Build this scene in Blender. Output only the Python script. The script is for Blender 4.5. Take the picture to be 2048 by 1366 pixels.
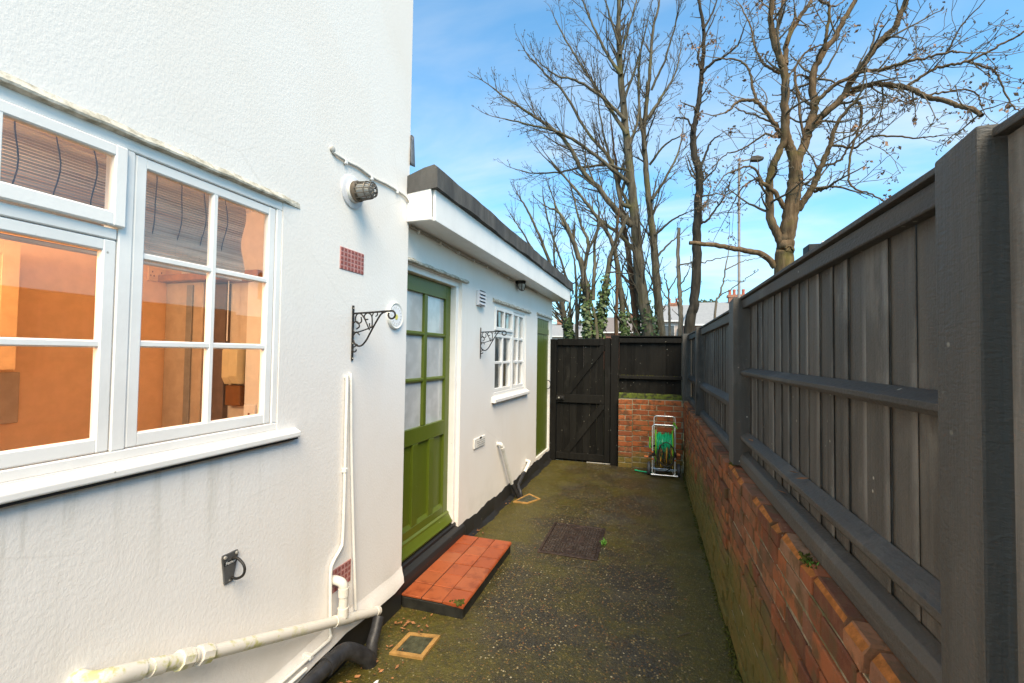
import bpy, bmesh, math, random
import numpy as np
from mathutils import Vector, Matrix

random.seed(7); RNG = np.random.default_rng(7)
for o in list(bpy.data.objects): bpy.data.objects.remove(o)
SC = bpy.context.scene
COL = SC.collection
R = math.radians

# ------------------------------------------------------------------ camera
# world: X across the passage (right), Y along it (away), Z up; lens at (0,0,1.6)
F_PX, VPX, VPY, ROLL, CAM_H = 890.0, 1303.0, 713.0, 0.0142, 1.6
_c, _s = math.cos(ROLL), math.sin(ROLL)
_u = _c*(VPX-1024)+_s*(VPY-683); _v = -_s*(VPX-1024)+_c*(VPY-683)
_p = math.atan2(_v, F_PX)
UW = np.array([0, math.cos(_p), math.sin(_p)])
YW = np.array([_u, -_v, F_PX]); YW = YW/np.linalg.norm(YW)
XW = np.cross(YW, UW)
if XW[0] < 0: XW = -XW
R0, U0, F0 = [np.array([XW[i], YW[i], UW[i]]) for i in range(3)]
right = _c*R0+_s*U0; up = -_s*R0+_c*U0
cam_d = bpy.data.cameras.new('camera'); cam = bpy.data.objects.new('camera', cam_d); COL.objects.link(cam)
cam_d.sensor_width = 36.0; cam_d.lens = F_PX/2048*36.0; cam_d.clip_start = 0.05; cam_d.clip_end = 900
M = Matrix.Identity(4)
for i in range(3):
    M[i][0] = right[i]; M[i][1] = up[i]; M[i][2] = -F0[i]
M[0][3], M[1][3], M[2][3] = 0, 0, CAM_H
cam.matrix_world = M
SC.camera = cam
SC.render.resolution_x, SC.render.resolution_y = 1024, 683

def ray(x, y):
    dx, dy = x-1024, y-683
    k = np.array([_c*dx+_s*dy, -(-_s*dx+_c*dy), F_PX])
    return np.array([k@XW, k@YW, k@UW])
def PY(x, y, Y):                     # pixel direction met at depth Y
    r = ray(x, y); return r*(Y/r[1])+np.array([0, 0, CAM_H])
def PXp(x, y, X):                    # pixel direction met by a plane X = const
    r = ray(x, y); return r*(X/r[0])+np.array([0, 0, CAM_H])

# ------------------------------------------------------------------ world, sun, exposure
SUN_EL, SUN_AZ = R(50), R(150)       # azimuth clockwise from +Y: behind the lens, to the right
w = bpy.data.worlds.new('World'); SC.world = w; w.use_nodes = True
nt = w.node_tree; nt.nodes.clear()
N = nt.nodes.new; L = nt.links.new
out = N('ShaderNodeOutputWorld'); bg = N('ShaderNodeBackground'); bg.inputs['Strength'].default_value = 0.05
sky = N('ShaderNodeTexSky'); sky.sky_type = 'NISHITA'; sky.sun_disc = False
sky.sun_elevation = SUN_EL; sky.sun_rotation = SUN_AZ; sky.altitude = 60; sky.air_density = 1.0; sky.dust_density = 0.7; sky.ozone_density = 2.2
tc = N('ShaderNodeTexCoord'); sep = N('ShaderNodeSeparateXYZ'); L(tc.outputs['Generated'], sep.inputs[0])
def wm(op, a, b=None, clamp=False):
    m = N('ShaderNodeMath'); m.operation = op; m.use_clamp = clamp
    for i, q in enumerate((a, b)):
        if q is None: continue
        if isinstance(q, (int, float)): m.inputs[i].default_value = q
        else: L(q, m.inputs[i])
    return m.outputs[0]
zz = wm('ADD', wm('MAXIMUM', sep.outputs[2], 0.0), 0.16)
cmb = N('ShaderNodeCombineXYZ'); L(wm('DIVIDE', sep.outputs[0], zz), cmb.inputs[0]); L(wm('DIVIDE', sep.outputs[1], zz), cmb.inputs[1])
mp = N('ShaderNodeMapping'); mp.inputs['Rotation'].default_value = (0, 0, R(35)); mp.inputs['Scale'].default_value = (0.75, 1.5, 1)
mp.inputs['Location'].default_value = (4.3, 2.1, 0.3)
L(cmb.outputs[0], mp.inputs[0])
nz = N('ShaderNodeTexNoise'); nz.inputs['Scale'].default_value = 1.25; nz.inputs['Detail'].default_value = 7; nz.inputs['Roughness'].default_value = 0.52
nz.inputs['Distortion'].default_value = 0.35
L(mp.outputs[0], nz.inputs['Vector'])
rmp = N('ShaderNodeMapRange'); rmp.interpolation_type = 'SMOOTHSTEP'
rmp.inputs[1].default_value = 0.34; rmp.inputs[2].default_value = 0.82; rmp.inputs[3].default_value = 0.0; rmp.inputs[4].default_value = 0.56
L(nz.outputs['Fac'], rmp.inputs[0])
# the cloud veil is seen through a longer path near the horizon
veil = wm('MULTIPLY', wm('DIVIDE', 0.055, wm('ADD', wm('MAXIMUM', sep.outputs[2], 0.0), 0.055)), 0.92)
fac = wm('ADD', rmp.outputs[0], veil, True)
mix = N('ShaderNodeMix'); mix.data_type = 'RGBA'
hs = N('ShaderNodeMix'); hs.data_type = 'RGBA'; hs.blend_type = 'MULTIPLY'; hs.inputs[0].default_value = 1.0
L(sky.outputs[0], hs.inputs[6]); hs.inputs[7].default_value = (0.50, 1.32, 1.50, 1)   # clear polarised winter blue
L(fac, mix.inputs[0]); L(hs.outputs[2], mix.inputs[6]); mix.inputs[7].default_value = (5.2, 5.2, 5.0, 1)
L(mix.outputs[2], bg.inputs['Color']); L(bg.outputs[0], out.inputs[0])

sd = bpy.data.lights.new('sun', 'SUN'); so = bpy.data.objects.new('sun', sd); COL.objects.link(so)
sd.energy = 1.5; sd.angle = R(40); sd.color = (1.0, 0.79, 0.55)
dirv = Vector((math.sin(SUN_AZ)*math.cos(SUN_EL), math.cos(SUN_AZ)*math.cos(SUN_EL), math.sin(SUN_EL)))
so.rotation_euler = dirv.to_track_quat('Z', 'Y').to_euler(); so.location = (6, -8, 12)
vs = SC.view_settings; vs.view_transform = 'Standard'; vs.look = 'None'; vs.gamma = 1.0; vs.use_curve_mapping = False; vs.exposure = 2.13
SC.render.engine = 'CYCLES'
SC.cycles.max_bounces = 8; SC.cycles.transparent_max_bounces = 12; SC.cycles.sample_clamp_indirect = 6

# ------------------------------------------------------------------ materials
class MT:
    def __init__(s, name, rough=0.7, spec=0.35, metal=0.0):
        s.m = bpy.data.materials.new(name); s.m.use_nodes = True
        s.nt = s.m.node_tree; s.b = s.nt.nodes['Principled BSDF']
        s.b.inputs['Roughness'].default_value = rough; s.b.inputs['Metallic'].default_value = metal
        s.b.inputs['Specular IOR Level'].default_value = spec
        s.geo = s.n('ShaderNodeNewGeometry').outputs['Position']
    def n(s, t): return s.nt.nodes.new(t)
    def l(s, a, b): s.nt.links.new(a, b)
    def put(s, sock, v):
        if isinstance(v, bpy.types.NodeSocket): s.l(v, sock)
        else: sock.default_value = v if not (isinstance(v, tuple) and len(v) == 3 and len(sock.default_value) == 4) else (*v, 1)
    def math(s, op, a, b=0.0, clamp=False):
        m = s.n('ShaderNodeMath'); m.operation = op; m.use_clamp = clamp; s.put(m.inputs[0], a); s.put(m.inputs[1], b); return m.outputs[0]
    def pos(s, scale=(1, 1, 1), src=None):
        m = s.n('ShaderNodeMapping'); s.l(src or s.geo, m.inputs[0]); m.inputs['Scale'].default_value = scale; return m.outputs[0]
    def shift(s, vec, amt=37.0):       # a random offset for every object so alike pieces differ
        oi = s.n('ShaderNodeObjectInfo'); c = s.n('ShaderNodeCombineXYZ')
        for i, k in enumerate((1.0, 0.37, 0.71)): s.l(s.math('MULTIPLY', oi.outputs['Random'], amt*k), c.inputs[i])
        v = s.n('ShaderNodeVectorMath'); s.l(vec, v.inputs[0]); s.l(c.outputs[0], v.inputs[1]); return v.outputs[0]
    def noise(s, scale, detail=4, rough=0.55, vec=None, dist=0.0):
        t = s.n('ShaderNodeTexNoise'); s.l(vec or s.geo, t.inputs['Vector'])
        t.inputs['Scale'].default_value = scale; t.inputs['Detail'].default_value = detail; t.inputs['Roughness'].default_value = rough; t.inputs['Distortion'].default_value = dist
        return t.outputs['Fac']
    def voro(s, scale, feat='F1', vec=None, out='Distance'):
        t = s.n('ShaderNodeTexVoronoi'); t.feature = feat; s.l(vec or s.geo, t.inputs['Vector']); t.inputs['Scale'].default_value = scale; return t.outputs[out]
    def step(s, v, a, b, lo=0.0, hi=1.0):
        m = s.n('ShaderNodeMapRange'); m.interpolation_type = 'SMOOTHSTEP'; s.put(m.inputs[0], v)
        for i, q in zip((1, 2, 3, 4), (a, b, lo, hi)): m.inputs[i].default_value = q
        return m.outputs[0]
    def mix(s, f, a, b, mode='MIX'):
        m = s.n('ShaderNodeMix'); m.data_type = 'RGBA'; m.blend_type = mode; s.put(m.inputs[0], f); s.put(m.inputs[6], a); s.put(m.inputs[7], b); return m.outputs[2]
    def ramp(s, v, stops, const=False):
        r = s.n('ShaderNodeValToRGB'); s.l(v, r.inputs[0]); e = r.color_ramp.elements
        r.color_ramp.interpolation = 'CONSTANT' if const else 'LINEAR'
        while len(e) < len(stops): e.new(0.5)
        for q, (p, c) in zip(e, stops): q.position = p; q.color = (*c, 1)
        return r.outputs[0]
    def rnd(s): return s.n('ShaderNodeObjectInfo').outputs['Random']
    def xyz(s, i): 
        t = s.n('ShaderNodeSeparateXYZ'); s.l(s.geo, t.inputs[0]); return t.outputs[i]
    def color(s, v): s.put(s.b.inputs['Base Color'], v); return s
    def rough(s, v): s.put(s.b.inputs['Roughness'], v); return s
    def bump(s, h, strength=0.4, dist=0.005, prev=None):
        b = s.n('ShaderNodeBump'); b.inputs['Strength'].default_value = strength; b.inputs['Distance'].default_value = dist
        s.put(b.inputs['Height'], h)
        if prev is not None: s.l(prev, b.inputs['Normal'])
        s.l(b.outputs[0], s.b.inputs['Normal']); return b.outputs[0]

MAT = {}
def simple(name, col, rough=0.6, metal=0.0, spec=0.35, var=0.12, scale=14, bump=0.0):
    t = MT(name, rough, spec, metal)
    n = t.noise(scale, 5, 0.6)
    t.color(t.mix(t.step(n, 0.3, 0.7), tuple(c*(1-var) for c in col), tuple(min(1, c*(1+var)) for c in col)))
    if bump: t.bump(t.noise(scale*6, 3), bump, 0.003)
    MAT[name] = t.m; return t

def render_white(name, base, patch=False):
    t = MT(name, 0.82, 0.25)
    blot = t.noise(1.1, 5, 0.6); streak = t.noise(3.0, 5, 0.6, t.pos((1, 1.6, 0.22)))
    c = t.mix(t.step(blot, 0.42, 0.72, 0, 0.55), base, (base[0]*0.93, base[1]*0.90, base[2]*0.86))
    c = t.mix(t.step(streak, 0.55, 0.8, 0, 0.35), c, (base[0]*0.83, base[1]*0.81, base[2]*0.75))
    spots = t.voro(3.3); c = t.mix(t.step(spots, 0.012, 0.03, 0.45, 0.0), c, (0.30, 0.27, 0.20))
    z = t.xyz(2)
    c = t.mix(t.math('MULTIPLY', t.step(z, 0.12, 0.55, 1.0, 0.0), t.step(t.noise(5, 5), 0.4, 0.7, 0.0, 0.30)), c, (0.52, 0.50, 0.42))
    run = t.noise(16, 4, 0.6, t.pos((1, 1, 0.06)))
    c = t.mix(t.math('MULTIPLY', t.math('MULTIPLY', t.step(z, 1.21, 1.22, 1, 0), t.step(z, 0.75, 1.2, 0, 1)), t.math('MULTIPLY', t.step(t.xyz(1), 1.5, 1.62, 1, 0), t.step(run, 0.50, 0.68, 0, 0.34))), c, (0.40, 0.38, 0.30))
    ck = t.voro(0.9, 'DISTANCE_TO_EDGE', t.mix(0.12, t.geo, t.n('ShaderNodeTexNoise').outputs['Color']))
    c = t.mix(t.math('MULTIPLY', t.step(ck, 0.0012, 0.003, 0.12, 0), t.step(t.noise(1.3, 3), 0.5, 0.6)), c, (0.45, 0.42, 0.36))
    pt_ = t.noise(0.7, 2, 0.4); c = t.mix(t.step(pt_, 0.50, 0.53, 0, 0.22), c, (base[0]*0.95, base[1]*0.90, base[2]*0.85))
    t.color(c)
    v = t.pos((1, 1, 0.75)); a = t.noise(105, 4, 0.6, v, 0.1); b = t.noise(210, 2, 0.5)
    amp = t.step(t.noise(0.9, 3), 0.35, 0.65, 0.75, 1.0)
    h = t.math('ADD', t.math('MULTIPLY', t.step(a, 0.30, 0.72), amp), t.math('MULTIPLY', b, 0.22))
    t.bump(h, 0.15, 0.0045); MAT[name] = t.m
render_white('render_white', (0.855, 0.825, 0.785))
render_white('render_ext', (0.84, 0.81, 0.765))

def gloss_paint(name, col, chips, rough=0.42, chip_amt=0.012):
    t = MT(name, rough, 0.45)
    n = t.noise(7, 5, 0.6); g = t.noise(26, 4, 0.6, t.pos((1, 1, 0.12)))
    c = t.mix(t.step(n, 0.35, 0.75, 0, 0.5), col, tuple(q*0.86 for q in col))
    c = t.mix(t.step(g, 0.62, 0.75, 0, 0.25), c, tuple(q*0.8 for q in col))
    ch = t.voro(17, vec=t.pos((1, 1, 0.8))); ch2 = t.noise(9, 3)
    c = t.mix(t.math('MULTIPLY', t.step(ch, chip_amt*3, chip_amt*9, 1, 0), t.step(ch2, 0.52, 0.6)), c, chips)
    t.color(c); t.bump(t.math('ADD', g, t.noise(90, 3)), 0.14, 0.003); MAT[name] = t.m
gloss_paint('paint_white', (0.88, 0.86, 0.82), (0.30, 0.28, 0.23), 0.38, 0.009)
gloss_paint('paint_green', (0.094, 0.128, 0.011), (0.55, 0.50, 0.36), 0.36, 0.008)
gloss_paint('fascia_white', (0.90, 0.88, 0.84), (0.55, 0.55, 0.52), 0.35, 0.004)
gloss_paint('paint_black_rough', (0.018, 0.018, 0.018), (0.16, 0.15, 0.13), 0.5, 0.012)

# old masonry: hood strips above the openings
t = MT('mortar_strip', 0.9, 0.2); t.color(t.mix(t.step(t.noise(30, 5), 0.35, 0.7), (0.60, 0.57, 0.49), (0.30, 0.28, 0.22))); t.bump(t.noise(70, 4), 0.6, 0.006); MAT['mortar_strip'] = t.m
# black painted timber fence
def black_wood(name, a, b, light, vertical=True, rough=0.6, spec=0.3, worn=0.0):
    t = MT(name, rough, spec)
    v = t.shift(t.geo)
    g = t.noise(24, 6, 0.65, t.pos((1, 1, 0.045) if vertical else (1, 0.045, 1), v), 0.4)
    if not vertical: g = t.noise(24, 6, 0.65, t.pos((0.25, 0.045, 1.0), v), 0.4)
    big = t.noise(2.2, 4, 0.6, v); saw = t.noise(70, 3, 0.6, t.pos((1, 1, 2.4), v))
    c = t.mix(t.step(g, 0.38, 0.64), a, b)
    c = t.mix(t.math('MULTIPLY', t.step(big, 0.50, 0.70, 0, 0.75), t.step(t.noise(30, 4, 0.6, t.pos((1, 1, 0.3), v)), 0.35, 0.65)), c, light)
    c = t.mix(t.math('MULTIPLY', t.rnd(), 0.30), c, light)
    sp = t.voro(17, vec=v); c = t.mix(t.math('MULTIPLY', t.step(sp, 0.045, 0.10, 0.9, 0), t.step(t.noise(5, 3, 0.5, v), 0.48, 0.58)), c, (0.42, 0.40, 0.33))
    if worn:
        ob = t.n('ShaderNodeTexCoord').outputs['Object']; so_ = t.n('ShaderNodeSeparateXYZ'); t.l(ob, so_.inputs[0])
        st_ = t.noise(9, 5, 0.6, t.pos((1, 1, 0.25), v))
        c = t.mix(t.math('MULTIPLY', t.step(so_.outputs[1], 0.006, 0.040, worn, 0.0), t.step(st_, 0.40, 0.66)), c, (0.36, 0.345, 0.31))
    kn = t.voro(2.6, vec=t.pos((1, 1, 0.7), v)); c = t.mix(t.step(kn, 0.03, 0.12, 0.85, 0), c, (0.010, 0.010, 0.010))
    t.color(c); t.rough(t.step(g, 0.3, 0.8, rough-0.1, rough+0.16))
    t.bump(t.math('ADD', g, t.math('MULTIPLY', saw, 0.5)), 0.8, 0.006); MAT[name] = t.m
black_wood('fence_board', (0.040, 0.0365, 0.031), (0.080, 0.0735, 0.062), (0.175, 0.162, 0.138), worn=0.40)
black_wood('fence_flash_weathered', (0.10, 0.096, 0.086), (0.22, 0.21, 0.19), (0.42, 0.40, 0.36), worn=0.7)  # paler copy of the boards: camera flash put into the colour, plus scuffs
black_wood('fence_rail', (0.041, 0.037, 0.032), (0.072, 0.065, 0.055), (0.14, 0.129, 0.109), False)
black_wood('fence_post', (0.038, 0.036, 0.032), (0.066, 0.062, 0.055), (0.16, 0.152, 0.134))
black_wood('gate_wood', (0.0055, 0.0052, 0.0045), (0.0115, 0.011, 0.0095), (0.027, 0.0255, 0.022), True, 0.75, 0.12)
t = MT('mossy_wood', 0.85, 0.2); t.color(t.mix(t.step(t.noise(16, 5), 0.35, 0.6), (0.03, 0.032, 0.02), (0.10, 0.13, 0.020))); t.bump(t.noise(120, 3), 0.5, 0.006); MAT['mossy_wood'] = t.m

# bricks
def brick_mat(name, stops, moss_hi, dirt):
    t = MT(name, 0.88, 0.22); v = t.shift(t.geo, 11)
    c = t.ramp(t.rnd(), stops)
    c = t.mix(t.step(t.noise(22, 5, 0.65, v), 0.42, 0.70, 0, 0.40), c, (0.36, 0.150, 0.075))
    c = t.mix(t.step(t.noise(11, 5, 0.65, v), 0.44, 0.66, 0, 0.85), c, dirt)
    z = t.xyz(2); m = t.math('ADD', t.step(z, 0.0, moss_hi, 0.66, -0.08), t.math('SUBTRACT', t.noise(4.5, 6, 0.65), 0.42))
    c = t.mix(t.step(m, 0.12, 0.5, 0, 0.78), c, t.mix(t.noise(40, 3), (0.085, 0.100, 0.012), (0.21, 0.185, 0.055)))
    c = t.mix(t.step(t.noise(60, 3, 0.6, v), 0.66, 0.76, 0, 0.5), c, (0.42, 0.36, 0.25))
    t.color(c); t.bump(t.math('ADD', t.noise(55, 5, 0.7), t.math('MULTIPLY', t.noise(260, 2), 0.4)), 0.7, 0.007); MAT[name] = t.m
brick_mat('brick', [(0, (0.12, 0.050, 0.030)), (0.2, (0.25, 0.080, 0.036)), (0.4, (0.35, 0.115, 0.044)), (0.55, (0.21, 0.098, 0.058)), (0.7, (0.40, 0.138, 0.050)), (0.85, (0.28, 0.155, 0.090)), (1, (0.17, 0.070, 0.036))], 0.92, (0.105, 0.072, 0.034))
brick_mat('brick_back', [(0, (0.24, 0.070, 0.030)), (0.35, (0.33, 0.09, 0.033)), (0.65, (0.40, 0.12, 0.038)), (0.85, (0.28, 0.10, 0.05)), (1, (0.46, 0.18, 0.07))], 0.35, (0.10, 0.050, 0.025))
t = MT('brick_raw', 0.95, 0.15); t.color(t.mix(t.step(t.noise(40, 5), 0.35, 0.7), (0.30, 0.115, 0.030), (0.52, 0.19, 0.050))); t.bump(t.noise(130, 4, 0.7), 0.9, 0.008); MAT['brick_raw'] = t.m
t = MT('mortar', 0.95, 0.15); z = t.xyz(2)
c = t.mix(t.step(t.noise(30, 4), 0.3, 0.7), (0.20, 0.17, 0.11), (0.42, 0.37, 0.26)); c = t.mix(t.step(t.noise(6, 5), 0.46, 0.66, 0, 0.7), c, (0.085, 0.088, 0.022)); t.color(c); t.bump(t.noise(160, 3), 0.6, 0.006); MAT['mortar'] = t.m

# paving: old exposed-aggregate concrete, damp, algae in patches
t = MT('paving', 0.5, 0.4)
cell = t.voro(82, out='Color'); cd = t.voro(82); sepc = t.n('ShaderNodeSeparateColor'); t.l(cell, sepc.inputs[0])
stone = t.ramp(sepc.outputs[0], [(0, (0.026, 0.022, 0.015)), (0.26, (0.105, 0.080, 0.040)), (0.50, (0.052, 0.045, 0.031)), (0.72, (0.22, 0.150, 0.052)), (0.84, (0.20, 0.095, 0.036)), (0.93, (0.36, 0.28, 0.14)), (0.985, (0.58, 0.50, 0.33))], True)
matrix = t.mix(t.noise(35, 5), (0.022, 0.019, 0.012), (0.060, 0.051, 0.031))
c = t.mix(t.math('MULTIPLY', t.step(cd, 0.38, 0.56, 1, 0), t.step(sepc.outputs[1], 0.16, 0.26)), matrix, stone)
smooth = t.step(t.noise(1.5, 5, 0.6), 0.50, 0.62); c = t.mix(t.math('MULTIPLY', smooth, 0.38), c, t.mix(t.noise(50, 4), (0.058, 0.050, 0.033), (0.104, 0.088, 0.056)))
x = t.xyz(0); y = t.xyz(1)
edge = t.math('ADD', t.step(x, 0.02, 0.44, 0, 0.34), t.step(x, -1.5, -0.85, 0.30, 0))
al = t.math('ADD', edge, t.noise(1.7, 8, 0.74)); fine = t.noise(24, 4, 0.6)
alg = t.math('MULTIPLY', t.step(al, 0.40, 0.66), t.step(fine, 0.25, 0.62, 0.35, 1.0))
c = t.mix(t.math('MULTIPLY', alg, 0.74), c, t.mix(t.noise(14, 4), (0.056, 0.052, 0.008), (0.155, 0.128, 0.018)))
c = t.mix(t.step(t.noise(2.6, 4, 0.6), 0.60, 0.75, 0, 0.5), c, (0.085, 0.050, 0.018))
c = t.mix(1.0, c, (0.88, 0.88, 0.86), 'MULTIPLY')
t.color(c); t.rough(t.step(t.noise(3, 4), 0.35, 0.7, 0.30, 0.62))
t.bump(t.math('ADD', t.math('MULTIPLY', t.step(cd, 0.1, 0.6, 1, 0), 0.7), t.noise(45, 5)), 0.55, 0.006); MAT['paving'] = t.m
t = MT('earth', 0.95, 0.15); t.color(t.mix(t.noise(3, 6), (0.035, 0.045, 0.012), (0.075, 0.055, 0.028))); t.bump(t.noise(20, 5), 0.8, 0.05); MAT['earth'] = t.m

# tiles of the step
t = MT('quarry_tile', 0.42, 0.45); v = t.shift(t.geo)
c = t.ramp(t.rnd(), [(0, (0.28, 0.060, 0.018)), (0.5, (0.37, 0.084, 0.025)), (1, (0.33, 0.098, 0.038))])
c = t.mix(t.step(t.noise(13, 5, 0.6, v), 0.48, 0.68, 0, 0.65), c, (0.17, 0.032, 0.010)); c = t.mix(t.step(t.noise(75, 3), 0.66, 0.76, 0, 0.6), c, (0.09, 0.045, 0.02))
t.color(c); t.bump(t.noise(60, 4), 0.15, 0.003); MAT['quarry_tile'] = t.m
simple('step_base', (0.020, 0.020, 0.016), 0.6, var=0.4, bump=0.4)
simple('grout', (0.030, 0.018, 0.010), 0.9, var=0.3)
simple('moss', (0.070, 0.073, 0.016), 0.95, spec=0.1, var=0.45, scale=40, bump=0.6)
simple('weed', (0.10, 0.26, 0.030), 0.6, var=0.3)
simple('wrought_iron', (0.018, 0.016, 0.014), 0.5, spec=0.4, var=0.3)
t = simple('pipe_cream', (0.66, 0.62, 0.54), 0.45, var=0.06)
p = t.noise(16, 5, 0.65); c = t.mix(t.math('MULTIPLY', t.step(p, 0.50, 0.62, 0, 0.75), t.step(t.xyz(1), 1.35, 1.75, 1.0, 0.12)), (0.70, 0.66, 0.58), (0.46, 0.45, 0.12)); t.color(c)
simple('pipe_white', (0.74, 0.73, 0.68), 0.5, var=0.06)
simple('pipe_black', (0.028, 0.028, 0.030), 0.45, var=0.35, scale=20, bump=0.2)
simple('cable_grey', (0.46, 0.44, 0.40), 0.6, var=0.2)
simple('clip_white', (0.80, 0.79, 0.76), 0.5)
simple('air_brick', (0.46, 0.235, 0.215), 0.85, var=0.25, bump=0.5)
simple('air_brick_hole', (0.27, 0.085, 0.075), 0.9)
simple('plastic_white', (0.82, 0.82, 0.83), 0.4, var=0.04)
simple('galvanised', (0.62, 0.63, 0.66), 0.5, var=0.06)
simple('lamp_brown', (0.16, 0.125, 0.09), 0.45, 0.3, var=0.3)
simple('lamp_cage', (0.13, 0.115, 0.095), 0.45, 0.4, var=0.3)
t = MT('lamp_glass', 0.15, 0.5); t.color((0.55, 0.55, 0.52)); t.b.inputs['Transmission Weight'].default_value = 0.35; MAT['lamp_glass'] = t.m
t = MT('roof_felt', 0.85, 0.3); c = t.mix(t.step(t.noise(8, 5, 0.6, t.pos((1, 1, 0.3))), 0.35, 0.7), (0.060, 0.060, 0.060), (0.115, 0.112, 0.105)); c = t.mix(t.step(t.noise(4, 5), 0.55, 0.7, 0, 0.5), c, (0.05, 0.048, 0.038)); t.color(c); t.bump(t.noise(220, 2), 0.5, 0.004); MAT['roof_felt'] = t.m
t = MT('lead', 0.55, 0.4, 0.2); t.color(t.mix(t.noise(20, 4), (0.16, 0.16, 0.165), (0.36, 0.36, 0.37))); t.bump(t.noise(18, 3), 0.6, 0.01); MAT['lead'] = t.m
t = MT('cast_iron', 0.5, 0.4, 0.25); c = t.mix(t.step(t.noise(18, 5), 0.35, 0.7), (0.034, 0.022, 0.017), (0.075, 0.048, 0.036)); t.color(c); t.bump(t.noise(60, 4), 0.3, 0.003); MAT['cast_iron'] = t.m
simple('glint_iron', (0.16, 0.125, 0.105), 0.32, 0.6, var=0.3)  # lighter than the plate: wet highlights of the raised ribs put into colour
simple('drain_frame', (0.36, 0.20, 0.060), 0.6, var=0.25, scale=25)
simple('drain_grid', (0.060, 0.060, 0.034), 0.45, var=0.4, scale=25)
simple('leaf_brown', (0.30, 0.13, 0.05), 0.8, var=0.45, scale=8)
simple('shard_white', (0.8, 0.79, 0.76), 0.5)
# glass for windows
def glass(name, k, tint=(1, 1, 1)):
    m = bpy.data.materials.new(name); m.use_nodes = True; n_ = m.node_tree; n_.nodes.clear()
    o_ = n_.nodes.new('ShaderNodeOutputMaterial'); a = n_.nodes.new('ShaderNodeBsdfTransparent'); a.inputs[0].default_value = (*tint, 1)
    g = n_.nodes.new('ShaderNodeBsdfGlossy'); g.inputs['Roughness'].default_value = 0.01; x_ = n_.nodes.new('ShaderNodeMixShader'); dt = n_.nodes.new('ShaderNodeVectorMath'); dt.operation = 'DOT_PRODUCT'   # Schlick, the same for both faces of a thin pane
    mm = n_.nodes.new('ShaderNodeMath'); mm.operation = 'MULTIPLY'; mm.use_clamp = True; mm.inputs[1].default_value = k
    no = n_.nodes.new('ShaderNodeTexNoise'); no.inputs['Scale'].default_value = 3.0; bu = n_.nodes.new('ShaderNodeBump'); bu.inputs['Strength'].default_value = 0.05; bu.inputs['Distance'].default_value = 0.01
    ge = n_.nodes.new('ShaderNodeNewGeometry'); n_.links.new(ge.outputs['Position'], no.inputs['Vector']); n_.links.new(no.outputs['Fac'], bu.inputs['Height']); n_.links.new(bu.outputs[0], g.inputs['Normal'])
    def nm(op, a_, b_):
        q = n_.nodes.new('ShaderNodeMath'); q.operation = op
        for i_, e_ in enumerate((a_, b_)):
            if isinstance(e_, float): q.inputs[i_].default_value = e_
            else: n_.links.new(e_, q.inputs[i_])
        return q.outputs[0]
    n_.links.new(ge.outputs['Incoming'], dt.inputs[0]); n_.links.new(ge.outputs['True Normal'], dt.inputs[1])
    sch = nm('ADD', nm('MULTIPLY', nm('POWER', nm('SUBTRACT', 1.0, nm('ABSOLUTE', dt.outputs['Value'], 0.0)), 5.0), 0.92), 0.075)
    n_.links.new(sch, mm.inputs[0]); n_.links.new(mm.outputs[0], x_.inputs[0]); n_.links.new(a.outputs[0], x_.inputs[1]); n_.links.new(g.outputs[0], x_.inputs[2]); n_.links.new(x_.outputs[0], o_.inputs[0])
    MAT[name] = m
glass('glass', 1.5); glass('glass_door', 2.0)
t = MT('glass_obscure', 0.06, 0.9); t.color(t.mix(t.step(t.noise(9, 4), 0.35, 0.7), (0.50, 0.51, 0.50), (0.60, 0.61, 0.60))); t.bump(t.noise(60, 2), 0.05, 0.003); MAT['glass_obscure'] = t.m
# interior
simple('room_wall', (0.80, 0.50, 0.29), 0.8, var=0.05)  # cream walls with the warm lamplight put into the base colour
simple('room_wall_end', (0.60, 0.52, 0.44), 0.8, var=0.06)
simple('room_floor', (0.30, 0.20, 0.12), 0.6)
simple('cupboard_wood', (0.70, 0.43, 0.22), 0.5, var=0.08)  # cream wood, tinted orange to carry the lamplight in its colour
simple('worktop', (0.30, 0.15, 0.07), 0.35, var=0.2)
simple('unit_tan', (0.46, 0.36, 0.27), 0.6, var=0.08)
simple('unit_grey', (0.25, 0.23, 0.21), 0.6)
simple('door_dark', (0.14, 0.10, 0.085), 0.6)
simple('phone_cream', (0.62, 0.53, 0.33), 0.4, var=0.05)
simple('phone_dark', (0.20, 0.085, 0.03), 0.5)
simple('reveal_white', (0.78, 0.75, 0.72), 0.7, var=0.04)
t = MT('bamboo', 0.65, 0.3); wv = t.noise(60, 3, 0.6, t.pos((1, 0.05, 1))); t.color(t.mix(t.step(wv, 0.3, 0.7), (0.34, 0.265, 0.195), (0.62, 0.54, 0.44))); MAT['bamboo'] = t.m
simple('blind_cord', (0.055, 0.045, 0.04), 0.8)
simple('pale_backing', (0.84, 0.84, 0.82), 0.9, var=0.10, scale=5)
simple('dim_room', (0.23, 0.23, 0.22), 0.9, var=0.15, scale=3)
simple('dim_sheet', (0.34, 0.36, 0.35), 0.9, var=0.35, scale=4)
simple('shelf_wood', (0.55, 0.42, 0.25), 0.6)
# hose trolley
simple('chrome_tube', (0.75, 0.75, 0.74), 0.28, 0.7, var=0.05)
simple('hose_green', (0.010, 0.36, 0.155), 0.35, var=0.12)
simple('lime_plastic', (0.15, 0.50, 0.030), 0.4, var=0.1)
simple('orange_plastic', (0.62, 0.17, 0.040), 0.45, var=0.15)
simple('yellow_cable', (0.50, 0.29, 0.030), 0.5, var=0.2)
simple('black_rubber', (0.020, 0.020, 0.020), 0.6, var=0.2)
simple('grey_plastic', (0.085, 0.088, 0.095), 0.55, var=0.15)
simple('brown_cable', (0.10, 0.065, 0.028), 0.6, var=0.3)
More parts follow.
